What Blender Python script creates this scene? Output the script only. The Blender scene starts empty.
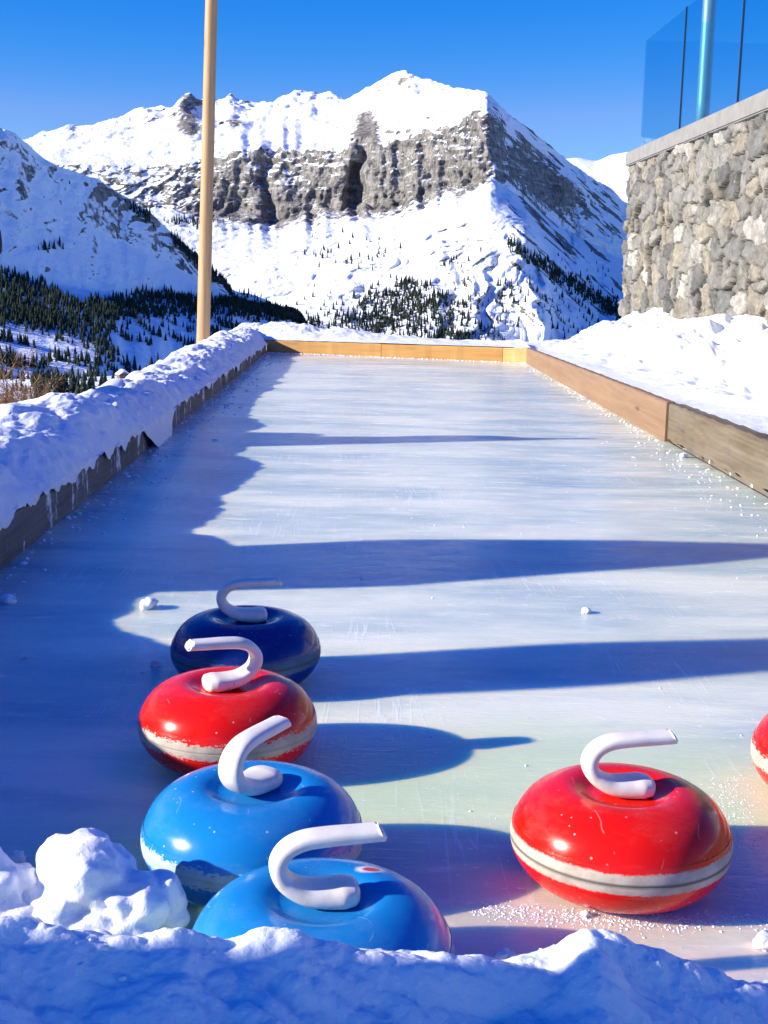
import bpy, bmesh, math, random
import numpy as np
from mathutils import Vector, Matrix

random.seed(7)
RNG = np.random.default_rng(11)
scene = bpy.context.scene
COL = scene.collection
rad = math.radians

# ------------------------------------------------------------------ camera
F_PX, CAM_H, ROLL = 1300.0, 0.785, rad(1.2)
_x, _y = 366 - 384, 512 - 271
_xr = _x * math.cos(ROLL) - _y * math.sin(ROLL)
_yr = _x * math.sin(ROLL) + _y * math.cos(ROLL)
PITCH = math.atan(_yr / F_PX)
YAW = math.atan(-_xr / F_PX * math.cos(PITCH))
AF = np.array([math.sin(YAW) * math.cos(PITCH), math.cos(YAW) * math.cos(PITCH), -math.sin(PITCH)])
_r0 = np.array([math.cos(YAW), -math.sin(YAW), 0.0])
_u0 = np.cross(_r0, AF)
AR = _r0 * math.cos(ROLL) + _u0 * math.sin(ROLL)
AU = np.cross(AR, AF)
EYE = np.array([0, 0, CAM_H])


def ray(x, y):
    return AF + AR * ((x - 384) / F_PX) + AU * ((512 - y) / F_PX)


def at_z(x, y, z=0.0):
    d = ray(x, y)
    return EYE + d * ((z - CAM_H) / d[2])


def at_x(x, y, X):
    d = ray(x, y)
    return EYE + d * (X / d[0])


def at_y(x, y, Y):
    d = ray(x, y)
    return EYE + d * (Y / d[1])


def project(P):
    q = np.asarray(P) - EYE
    w = q @ AF
    return 384 + F_PX * (q @ AR) / w, 512 - F_PX * (q @ AU) / w


cam_data = bpy.data.cameras.new('camera')
cam = bpy.data.objects.new('camera', cam_data)
COL.objects.link(cam)
cam.matrix_world = Matrix(((AR[0], AU[0], -AF[0], 0), (AR[1], AU[1], -AF[1], 0), (AR[2], AU[2], -AF[2], CAM_H), (0, 0, 0, 1)))
cam_data.sensor_fit = 'VERTICAL'
cam_data.sensor_height = 36.0
cam_data.lens = 36.0 * F_PX / 1024.0
cam_data.clip_start = 0.02
cam_data.clip_end = 60000
scene.camera = cam

# ------------------------------------------------------------------ light
SUN_EL, SUN_AZ = rad(22.0), rad(12.0)          # from the left, a little behind the camera
sdir = Vector((-math.cos(SUN_EL) * math.cos(SUN_AZ), -math.cos(SUN_EL) * math.sin(SUN_AZ), math.sin(SUN_EL)))
sl = bpy.data.lights.new('sun', 'SUN')
sl.energy = 5.0
sl.angle = rad(0.7)
sl.color = (1.0, 0.93, 0.81)
so = bpy.data.objects.new('sun', sl)
COL.objects.link(so)
so.location = (-6, -2, 6)
so.rotation_euler = sdir.to_track_quat('Z', 'Y').to_euler()

world = bpy.data.worlds.new('World')
scene.world = world
world.use_nodes = True
wn = world.node_tree
wn.nodes.clear()
wo = wn.nodes.new('ShaderNodeOutputWorld')
wb = wn.nodes.new('ShaderNodeBackground')
sky = wn.nodes.new('ShaderNodeTexSky')
sky.sky_type = 'NISHITA'
sky.sun_disc = False
sky.sun_elevation = SUN_EL
sky.sun_rotation = math.atan2(sdir.x, sdir.y)
sky.altitude = 1800
sky.air_density = 1.0
sky.dust_density = 0.2
sky.ozone_density = 2.0
hs = wn.nodes.new('ShaderNodeHueSaturation')
hs.inputs['Saturation'].default_value = 1.15
hs.inputs['Value'].default_value = 1.0
tint = wn.nodes.new('ShaderNodeVectorMath')
tint.operation = 'MULTIPLY'
tint.inputs[1].default_value = (0.80, 1.08, 1.42)          # deep clear alpine blue
wb.inputs['Strength'].default_value = 0.11
wn.links.new(sky.outputs[0], tint.inputs[0])
wn.links.new(tint.outputs[0], hs.inputs['Color'])
EXPO = 0.90
K0 = 0.11 * 2 ** EXPO
pre = wn.nodes.new('ShaderNodeVectorMath')
pre.operation = 'SCALE'
pre.inputs['Scale'].default_value = 0.1726
sp_ = wn.nodes.new('ShaderNodeSeparateColor')
cb_ = wn.nodes.new('ShaderNodeCombineColor')
post = wn.nodes.new('ShaderNodeVectorMath')
post.operation = 'SCALE'
post.inputs['Scale'].default_value = 1 / K0


def wmath(op, a, b):
    m = wn.nodes.new('ShaderNodeMath')
    m.operation = op
    for i, v in enumerate((a, b)):
        if isinstance(v, (int, float)):
            m.inputs[i].default_value = v
        else:
            wn.links.new(v, m.inputs[i])
    return m.outputs[0]


wn.links.new(hs.outputs[0], pre.inputs[0])
wn.links.new(pre.outputs[0], sp_.inputs[0])
gch = wmath('MULTIPLY', wmath('POWER', sp_.outputs[1], 1.2), 0.645)
rch = wmath('MINIMUM', wmath('MULTIPLY', wmath('POWER', sp_.outputs[0], 3.0), 17.0), wmath('MULTIPLY', gch, 0.45))
bch = wmath('MULTIPLY', wmath('POWER', sp_.outputs[2], 0.5), 0.82)
for i_, ch_ in enumerate((rch, gch, bch)):
    wn.links.new(ch_, cb_.inputs[i_])
wn.links.new(cb_.outputs[0], post.inputs[0])
wn.links.new(post.outputs[0], wb.inputs[0])
wn.links.new(wb.outputs[0], wo.inputs[0])

scene.view_settings.view_transform = 'Standard'
scene.view_settings.look = 'None'
scene.view_settings.exposure = EXPO
scene.view_settings.gamma = 1.0
scene.render.engine = 'CYCLES'
scene.cycles.use_denoising = True
scene.cycles.max_bounces = 8
scene.cycles.transparent_max_bounces = 12

# ------------------------------------------------------------------ noise
_perm = np.arange(256)
RNG.shuffle(_perm)
_perm = np.concatenate([_perm, _perm, _perm])
_g = RNG.normal(size=(256, 3))
_g /= np.linalg.norm(_g, axis=1)[:, None]


def perlin(x, y, z=0.0):
    x, y, z = np.broadcast_arrays(np.asarray(x, float), np.asarray(y, float), np.asarray(z, float))
    xi, yi, zi = np.floor(x).astype(int), np.floor(y).astype(int), np.floor(z).astype(int)
    xf, yf, zf = x - xi, y - yi, z - zi
    xi, yi, zi = xi & 255, yi & 255, zi & 255
    u = xf * xf * xf * (xf * (xf * 6 - 15) + 10)
    v = yf * yf * yf * (yf * (yf * 6 - 15) + 10)
    w = zf * zf * zf * (zf * (zf * 6 - 15) + 10)

    def gd(a, b, c):
        h = _perm[_perm[_perm[xi + a] + yi + b] + zi + c]
        g = _g[h]
        return g[..., 0] * (xf - a) + g[..., 1] * (yf - b) + g[..., 2] * (zf - c)
    x00 = gd(0, 0, 0) * (1 - u) + gd(1, 0, 0) * u
    x10 = gd(0, 1, 0) * (1 - u) + gd(1, 1, 0) * u
    x01 = gd(0, 0, 1) * (1 - u) + gd(1, 0, 1) * u
    x11 = gd(0, 1, 1) * (1 - u) + gd(1, 1, 1) * u
    return ((x00 * (1 - v) + x10 * v) * (1 - w) + (x01 * (1 - v) + x11 * v) * w) * 1.6


def fbm(x, y, z=0.0, n=4, gain=0.5):
    s, a, f = 0.0, 1.0, 1.0
    for k in range(n):
        s = s + a * perlin(x * f + 13.1 * k, y * f + 7.7 * k, z * f + 3.3 * k)
        a *= gain
        f *= 2.03
    return s


def billow(x, y, z=0.0, n=4, gain=0.5):
    s, a, f = 0.0, 1.0, 1.0
    for k in range(n):
        s = s + a * (np.abs(perlin(x * f + 5.1 * k, y * f + 9.7 * k, z * f + 1.3 * k)) - 0.3)
        a *= gain
        f *= 2.07
    return s


def ridged(x, y, z=0.0, n=4, gain=0.5):
    s, a, f = 0.0, 1.0, 1.0
    for k in range(n):
        s = s + a * (0.6 - 1.6 * np.abs(perlin(x * f + 4.1 * k, y * f + 2.7 * k, z * f + 8.3 * k)))
        a *= gain
        f *= 2.1
    return s


def sstep(a, b, x):
    t = np.clip((x - a) / (b - a), 0, 1)
    return t * t * (3 - 2 * t)


def table(pts, x):
    p = np.array(pts, float)
    return np.interp(x, p[:, 0], p[:, 1])


# ------------------------------------------------------------------ objects
def tag(o, label=None, cat=None, group=None, kind=None):
    if label:
        o['label'] = label
    if cat:
        o['category'] = cat
    if group:
        o['group'] = group
    if kind:
        o['kind'] = kind
    return o


def link(name, me, mat=None, parent=None, smooth=True):
    o = bpy.data.objects.new(name, me)
    COL.objects.link(o)
    if mat:
        me.materials.append(mat)
    if smooth:
        me.shade_smooth()
    if parent is not None:
        o.parent = parent
    return o


def empty(name, loc=(0, 0, 0), rz=0.0):
    o = bpy.data.objects.new(name, None)
    o.empty_display_size = 0.1
    COL.objects.link(o)
    o.location = loc
    o.rotation_euler = (0, 0, rz)
    return o


def copy_tree(o, parent=None):
    c = o.copy()
    COL.objects.link(c)
    if parent is not None:
        c.parent = parent
    for ch in [k for k in bpy.data.objects if k.parent == o]:
        copy_tree(ch, c)
    return c


def grid_mesh(P, attrs=None, closed_u=False, uv=None):
    nv, nu = P.shape[:2]
    me = bpy.data.meshes.new('grid')
    idx = np.arange(nv * nu).reshape(nv, nu)
    if closed_u:
        idx = np.concatenate([idx, idx[:, :1]], 1)
    q = np.stack([idx[:-1, :-1], idx[:-1, 1:], idx[1:, 1:], idx[1:, :-1]], -1).reshape(-1, 4)
    me.vertices.add(nv * nu)
    me.vertices.foreach_set('co', P.reshape(-1).astype(np.float32))
    me.loops.add(q.size)
    me.loops.foreach_set('vertex_index', q.reshape(-1).astype(np.int32))
    me.polygons.add(len(q))
    me.polygons.foreach_set('loop_start', (np.arange(len(q)) * 4).astype(np.int32))
    me.polygons.foreach_set('loop_total', np.full(len(q), 4, np.int32))
    me.update(calc_edges=True)
    for k, v in (attrs or {}).items():
        if v.ndim == 2:
            a = me.attributes.new(k, 'FLOAT', 'POINT')
            a.data.foreach_set('value', v.reshape(-1).astype(np.float32))
        else:
            a = me.attributes.new(k, 'FLOAT_COLOR', 'POINT')
            c = np.concatenate([v, np.ones(v.shape[:2] + (1,))], -1)
            a.data.foreach_set('color', c.reshape(-1).astype(np.float32))
    return me


def lathe(profile, n=96):
    p = np.array(profile, float)
    a = np.linspace(0, 2 * math.pi, n, endpoint=False)
    P = np.stack([p[:, None, 0] * np.cos(a), p[:, None, 0] * np.sin(a), np.repeat(p[:, 1:2], n, 1)], -1)
    return grid_mesh(P, closed_u=True)


def bm_mesh(bm, name='m'):
    me = bpy.data.meshes.new(name)
    bmesh.ops.recalc_face_normals(bm, faces=bm.faces)
    bm.to_mesh(me)
    bm.free()
    return me


def add_box(bm, c, s, rz=0.0, bevel=0.0):
    r = bmesh.ops.create_cube(bm, size=1.0)
    vs = r['verts']
    for v in vs:
        v.co = Vector((v.co.x * s[0], v.co.y * s[1], v.co.z * s[2]))
    if bevel:
        es = list({e for v in vs for e in v.link_edges})
        b = bmesh.ops.bevel(bm, geom=es, offset=bevel, segments=2, affect='EDGES')
        vs = list({v for f in b['faces'] for v in f.verts} | {v for v in vs if v.is_valid})
    M = Matrix.Translation(Vector(c)) @ Matrix.Rotation(rz, 4, 'Z')
    for v in vs:
        v.co = M @ v.co
    return vs


def tube(points, radii, n=12, cap=True):
    """A round or oval tube through points; radii = number or (wide, thick)."""
    pts = [Vector(p) for p in points]
    bm = bmesh.new()
    rings = []
    side = None
    for i, p in enumerate(pts):
        t = (pts[min(i + 1, len(pts) - 1)] - pts[max(i - 1, 0)]).normalized()
        if side is None:
            side = Vector((0, 1, 0)) if abs(t.y) < 0.9 else Vector((1, 0, 0))
        side = (side - t * side.dot(t)).normalized()
        up = t.cross(side)
        r = radii[i]
        w, h = r if isinstance(r, tuple) else (r, r)
        rings.append([bm.verts.new(p + side * (w * math.cos(2 * math.pi * k / n)) + up * (h * math.sin(2 * math.pi * k / n))) for k in range(n)])
    for a, b in zip(rings[:-1], rings[1:]):
        for k in range(n):
            bm.faces.new((a[k], a[(k + 1) % n], b[(k + 1) % n], b[k]))
    if cap:
        bm.faces.new(rings[0][::-1])
        bm.faces.new(rings[-1])
    return bm_mesh(bm)


def catmull(pts, m=8):
    p = np.array([pts[0]] + list(pts) + [pts[-1]], float)
    out = []
    for i in range(1, len(p) - 2):
        for k in range(m):
            t = k / m
            a, b, c, d = p[i - 1], p[i], p[i + 1], p[i + 2]
            out.append(0.5 * (2 * b + (c - a) * t + (2 * a - 5 * b + 4 * c - d) * t * t + (3 * b - a - 3 * c + d) * t ** 3))
    out.append(p[-2])
    return np.array(out)


# ------------------------------------------------------------------ materials
class NT:
    def __init__(self, name):
        self.m = bpy.data.materials.new(name)
        self.m.use_nodes = True
        self.t = self.m.node_tree
        self.b = self.t.nodes['Principled BSDF']

    def n(self, typ, **kw):
        nd = self.t.nodes.new(typ)
        for k, v in kw.items():
            if k.startswith('_'):
                setattr(nd, k[1:], v)
            else:
                nd.inputs[k.replace('__', ' ')].default_value = v
        return nd

    def l(self, a, b):
        self.t.links.new(a, b)

    def coord(self, scale=(1, 1, 1), kind='Object'):
        tc = self.n('ShaderNodeTexCoord')
        mp = self.n('ShaderNodeMapping')
        mp.inputs['Scale'].default_value = scale
        self.l(tc.outputs[kind], mp.inputs['Vector'])
        return mp.outputs[0]

    def noise(self, vec, scale, detail=4, rough=0.5, dist=0.0):
        nd = self.n('ShaderNodeTexNoise')
        nd.inputs['Scale'].default_value = scale
        nd.inputs['Detail'].default_value = detail
        nd.inputs['Roughness'].default_value = rough
        nd.inputs['Distortion'].default_value = dist
        self.l(vec, nd.inputs['Vector'])
        return nd.outputs['Fac']

    def ramp(self, fac, stops, interp='LINEAR'):
        r = self.n('ShaderNodeValToRGB')
        r.color_ramp.interpolation = interp
        e = r.color_ramp.elements
        while len(e) < len(stops):
            e.new(0.5)
        for k, (p, c) in enumerate(stops):
            e[k].position = p
            e[k].color = (c, c, c, 1) if not isinstance(c, tuple) else (*c, 1)
        self.l(fac, r.inputs[0])
        return r.outputs[0]

    def math(self, op, a, b=None, clamp=False):
        m = self.n('ShaderNodeMath')
        m.operation = op
        m.use_clamp = clamp
        for i, v in enumerate((a, b)):
            if v is None:
                continue
            if isinstance(v, (int, float)):
                m.inputs[i].default_value = v
            else:
                self.l(v, m.inputs[i])
        return m.outputs[0]

    def mix(self, fac, a, b, mode='MIX'):
        m = self.n('ShaderNodeMix')
        m.data_type = 'RGBA'
        m.blend_type = mode
        for sock, v in ((m.inputs['Factor'], fac), (m.inputs['A'], a), (m.inputs['B'], b)) if False else ((m.inputs[0], fac), (m.inputs[6], a), (m.inputs[7], b)):
            if isinstance(v, (int, float)):
                sock.default_value = v
            elif isinstance(v, tuple):
                sock.default_value = (*v, 1)
            else:
                self.l(v, sock)
        return m.outputs[2]

    def bump(self, h, strength=0.5, dist=0.01, prev=None):
        b = self.n('ShaderNodeBump')
        b.inputs['Strength'].default_value = strength
        b.inputs['Distance'].default_value = dist
        self.l(h, b.inputs['Height'])
        if prev is not None:
            self.l(prev, b.inputs['Normal'])
        return b.outputs[0]

    def attr(self, name):
        a = self.n('ShaderNodeAttribute')
        a.attribute_name = name
        return a

    def set(self, **kw):
        for k, v in kw.items():
            s = self.b.inputs[k.replace('_', ' ')]
            if isinstance(v, (int, float)):
                s.default_value = v
            elif isinstance(v, tuple):
                s.default_value = (*v, 1) if len(v) == 3 and s.type == 'RGBA' else v
            else:
                self.l(v, s)
        return self


def snow_mat(name, fine=1.0, sss=0.0, col=(0.80, 0.83, 0.87)):
    k = NT(name)
    c = k.coord()
    a = k.noise(c, 14 * fine, 5, 0.6)
    b = k.noise(c, 90 * fine, 3, 0.6)
    g = k.noise(c, 400 * fine, 2, 0.6)
    n1 = k.bump(a, 0.30, 0.025 / fine)
    n2 = k.bump(b, 0.35, 0.006 / fine, n1)
    n3 = k.bump(g, 0.35, 0.0015 / fine, n2)
    d = k.noise(c, 3.1 * fine, 4)
    cc = k.mix(k.ramp(d, [(0.35, 0.0), (0.7, 1.0)]), col, tuple(x * 0.95 for x in col))
    k.set(Base_Color=cc, Roughness=0.6, Normal=n3)
    k.b.inputs['Specular IOR Level'].default_value = 0.25
    if sss:
        k.b.inputs['Subsurface Weight'].default_value = sss
        k.b.inputs['Subsurface Radius'].default_value = (0.6, 0.8, 1.0)
        k.b.inputs['Subsurface Scale'].default_value = 0.02
    return k.m


M_SNOW = snow_mat('bank_snow', 1.0, 0.0)
M_SNOWF = snow_mat('foreground_snow', 1.6, 0.35)


def wood_mat(name, dark, light, grey=0.0, rough=0.6, crack=0.5, axis=0):
    k = NT(name)
    sc = [22, 22, 22]
    sc[axis] = 1.2
    c = k.coord(tuple(sc))
    g = k.noise(c, 1.0, 6, 0.65, 0.6)
    s2 = [70, 70, 70]
    s2[axis] = 1.6
    c2 = k.coord(tuple(s2))
    g2 = k.noise(c2, 1.0, 4, 0.6, 0.2)
    f = k.math('ADD', k.math('MULTIPLY', g, 0.65), k.math('MULTIPLY', g2, 0.35))
    col = k.ramp(f, [(0.33, dark), (0.5, tuple((a + b) / 2 for a, b in zip(dark, light))), (0.66, light)])
    s3 = [9, 14, 14]
    s3[axis] = 3.0
    kn = k.n('ShaderNodeTexVoronoi')
    k.l(k.coord(tuple(s3)), kn.inputs['Vector'])
    kn.inputs['Scale'].default_value = 0.7
    knot = k.ramp(kn.outputs['Distance'], [(0.05, 1.0), (0.16, 0.0)])
    col = k.mix(k.math('MULTIPLY', knot, 0.7), col, tuple(x * 0.35 for x in dark))
    if grey:
        st = k.noise(k.coord((2, 3, 6)), 1.0, 4)
        col = k.mix(k.math('MULTIPLY', k.ramp(st, [(0.4, 0.0), (0.65, 1.0)]), grey), col, (0.22, 0.20, 0.17))
    k.set(Base_Color=col, Roughness=rough, Normal=k.bump(f, crack, 0.006))
    k.b.inputs['Specular IOR Level'].default_value = 0.3
    return k.m


M_PINE = wood_mat('fresh_pine', (0.40, 0.19, 0.05), (0.57, 0.33, 0.11))
M_PINE_PALE = wood_mat('pale_pine', (0.20, 0.118, 0.066), (0.29, 0.185, 0.11))
M_WEATHERED = wood_mat('weathered_timber', (0.075, 0.055, 0.034), (0.20, 0.155, 0.10), 0.25, 0.8, 0.9)
M_DARKWOOD = wood_mat('wet_dark_timber', (0.07, 0.06, 0.052), (0.23, 0.20, 0.175), 0.25, 0.75, 0.9)
_nt = M_DARKWOOD.node_tree
_b = _nt.nodes['Principled BSDF']
_src = _b.inputs['Base Color'].links[0].from_socket
_tc = _nt.nodes.new('ShaderNodeTexCoord')
_mp = _nt.nodes.new('ShaderNodeMapping')
_mp.inputs['Scale'].default_value = (9, 9, 5)
_nz = _nt.nodes.new('ShaderNodeTexNoise')
_nz.inputs['Scale'].default_value = 1.0
_nz.inputs['Detail'].default_value = 7
_nz.inputs['Roughness'].default_value = 0.72
_rp = _nt.nodes.new('ShaderNodeValToRGB')
_rp.color_ramp.elements[0].position = 0.56
_rp.color_ramp.elements[1].position = 0.63
_mx = _nt.nodes.new('ShaderNodeMix')
_mx.data_type = 'RGBA'
_mx.inputs[7].default_value = (0.75, 0.78, 0.82, 1)
_nt.links.new(_tc.outputs['Object'], _mp.inputs[0])
_nt.links.new(_mp.outputs[0], _nz.inputs['Vector'])
_nt.links.new(_nz.outputs['Fac'], _rp.inputs[0])
_nt.links.new(_rp.outputs[0], _mx.inputs[0])
_nt.links.new(_src, _mx.inputs[6])
_nt.links.new(_mx.outputs[2], _b.inputs['Base Color'])
M_POLE = wood_mat('peeled_pole_wood', (0.35, 0.19, 0.08), (0.50, 0.32, 0.17), 0, 0.55, 0.3, axis=2)

# ---- ice
k = NT('lane_ice')
c = k.coord()
cs = k.coord((1.0, 3.2, 1.0))
n_big = k.noise(cs, 1.1, 5, 0.6, 0.3)
n_mid = k.noise(cs, 6.0, 5, 0.65, 0.4)
n_fine = k.noise(k.coord((1.0, 2.6, 1.0)), 42, 4, 0.65, 0.3)
base = k.mix(k.ramp(n_big, [(0.36, 0.0), (0.62, 1.0)]), (0.38, 0.49, 0.50), (0.74, 0.76, 0.64))
base = k.mix(k.math('MULTIPLY', k.ramp(n_mid, [(0.52, 0.0), (0.75, 1.0)]), 0.55), base, (0.80, 0.82, 0.72))
# faint rings of the target frozen under the surface
vl = k.n('ShaderNodeVectorMath')
vl.operation = 'DISTANCE'
wob = k.n('ShaderNodeVectorMath')
wob.operation = 'ADD'
nzc = k.n('ShaderNodeTexNoise')
nzc.inputs['Scale'].default_value = 2.5
k.l(c, nzc.inputs['Vector'])
wsc = k.n('ShaderNodeVectorMath')
wsc.operation = 'SCALE'
wsc.inputs['Scale'].default_value = 0.22
k.l(nzc.outputs['Color'], wsc.inputs[0])
k.l(c, wob.inputs[0])
k.l(wsc.outputs[0], wob.inputs[1])
k.l(wob.outputs[0], vl.inputs[0])
vl.inputs[1].default_value = (0.42, 1.42, 0.11)
dist = vl.outputs['Value']
green = k.ramp(dist, [(0.38, 0.0), (0.55, 1.0), (0.72, 0.9), (0.95, 0.0)])
pink = k.ramp(dist, [(0.05, 1.0), (0.30, 0.6), (0.42, 0.0)])
base = k.mix(k.math('MULTIPLY', green, 0.62), base, (0.52, 0.66, 0.36))
base = k.mix(k.math('MULTIPLY', pink, 0.42), base, (0.66, 0.44, 0.52))
# frost scratches and pits
sp1 = k.noise(k.coord((1.0, 1.6, 1.0)), 62, 3, 0.55, 0.4)
sp2 = k.noise(k.coord((1.0, 1.2, 1.0)), 150, 2, 0.5)
keep = k.ramp(k.noise(c, 3.5, 4, 0.6), [(0.42, 0.0), (0.62, 1.0)])
s1 = k.math('MULTIPLY', k.ramp(sp1, [(0.63, 0.0), (0.70, 1.0)]), keep)
s2 = k.math('MULTIPLY', k.ramp(sp2, [(0.68, 0.0), (0.74, 1.0)]), 0.6)
frost = k.math('MAXIMUM', s1, s2)
base = k.mix(k.math('MULTIPLY', frost, 0.75), base, (0.88, 0.90, 0.92))
ln1 = k.noise(k.coord((26.0, 0.9, 1.0)), 1.0, 3, 0.5, 0.35)
ln = k.ramp(k.math('ABSOLUTE', k.math('SUBTRACT', ln1, 0.5)), [(0.004, 1.0), (0.014, 0.0)])
ln = k.math('MULTIPLY', ln, k.ramp(k.noise(c, 1.7, 3), [(0.48, 0.0), (0.62, 1.0)]))
ln2 = k.noise(k.coord((1.1, 20.0, 1.0)), 1.0, 3, 0.5, 0.3)
lb = k.ramp(k.math('ABSOLUTE', k.math('SUBTRACT', ln2, 0.5)), [(0.004, 1.0), (0.013, 0.0)])
lb = k.math('MULTIPLY', lb, k.ramp(k.noise(c, 2.3, 3), [(0.50, 0.0), (0.62, 1.0)]))
scr = k.math('MAXIMUM', ln, lb)
base = k.mix(k.math('MULTIPLY', scr, 0.35), base, (0.86, 0.88, 0.88))
frost = k.math('MAXIMUM', frost, k.math('MULTIPLY', scr, 0.7))
rough = k.ramp(n_mid, [(0.3, 0.06), (0.7, 0.30)])
h = k.math('ADD', k.math('MULTIPLY', n_mid, 0.5), k.math('MULTIPLY', n_fine, 0.6))
h = k.math('ADD', h, k.math('MULTIPLY', frost, 0.35))
nb = k.bump(h, 0.30, 0.006)
k.set(Base_Color=base, Roughness=rough, Normal=nb, IOR=1.31)
k.b.inputs['Specular IOR Level'].default_value = 0.16
k.b.subsurface_method = 'BURLEY'
k.b.inputs['Subsurface Weight'].default_value = 0.75
k.b.inputs['Subsurface Radius'].default_value = (0.012, 0.05, 0.20)
k.b.inputs['Subsurface Scale'].default_value = 1.0
M_ICE = k.m

# ---- mountain
k = NT('alpine_rock_and_snow')
c = k.coord()
rock = k.attr('rock').outputs['Fac']
n1 = k.noise(c, 0.012, 6, 0.65)
n2 = k.noise(c, 0.05, 4, 0.6)
f = k.math('ADD', rock, k.math('MULTIPLY', k.math('SUBTRACT', n1, 0.5), 0.7))
f = k.math('ADD', f, k.math('MULTIPLY', k.math('SUBTRACT', n2, 0.5), 0.55))
mask = k.ramp(f, [(0.46, 0.0), (0.56, 1.0)])
strata = k.noise(k.coord((0.004, 0.004, 0.035)), 1.0, 5, 0.6, 0.4)
rcol = k.ramp(strata, [(0.3, (0.10, 0.094, 0.089)), (0.5, (0.205, 0.19, 0.177)), (0.7, (0.30, 0.275, 0.25))])
joint = k.noise(k.coord((0.028, 0.028, 0.006)), 1.0, 5, 0.65, 0.5)
rcol = k.mix(k.ramp(k.math('ABSOLUTE', k.math('SUBTRACT', joint, 0.5)), [(0.01, 0.75), (0.05, 0.0)]), rcol, (0.05, 0.047, 0.045))
ledge = k.ramp(k.noise(k.coord((0.006, 0.006, 0.05)), 1.0, 4, 0.6), [(0.58, 0.0), (0.66, 1.0)])
rcol = k.mix(k.math('MULTIPLY', ledge, 0.3), rcol, (0.84, 0.87, 0.9))
col = k.mix(mask, (0.80, 0.83, 0.87), rcol)
k.set(Base_Color=col, Roughness=0.8, Normal=k.bump(k.math('ADD', n1, k.math('MULTIPLY', n2, 0.4)), 0.8, 14.0))
k.b.inputs['Specular IOR Level'].default_value = 0.15
M_MOUNT = k.m

k = NT('valley_snow')
c = k.coord()
n1 = k.noise(c, 0.02, 5, 0.65)
col = k.mix(k.ramp(n1, [(0.80, 0.0), (0.9, 1.0)]), (0.80, 0.83, 0.87), (0.30, 0.28, 0.25))
k.set(Base_Color=col, Roughness=0.8, Normal=k.bump(k.noise(c, 0.15, 4), 0.6, 2.0))
M_VALLEY = k.m

# ---- forest
def leaf_mat(name, a, b, scale):
    k = NT(name)
    n1 = k.noise(k.coord(), scale, 3)
    k.set(Base_Color=k.ramp(n1, [(0.35, a), (0.65, b)]), Roughness=0.9)
    k.b.inputs['Specular IOR Level'].default_value = 0.1
    return k.m


M_FIR = leaf_mat('conifer_needles', (0.012, 0.022, 0.018), (0.04, 0.055, 0.035), 0.08)
M_FIR2 = leaf_mat('near_conifer_needles', (0.012, 0.02, 0.018), (0.045, 0.055, 0.04), 0.5)
M_BARK = leaf_mat('tree_bark', (0.05, 0.035, 0.025), (0.10, 0.075, 0.055), 3.0)
M_TWIG = leaf_mat('bare_twigs', (0.16, 0.085, 0.045), (0.30, 0.17, 0.085), 0.9)

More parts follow.
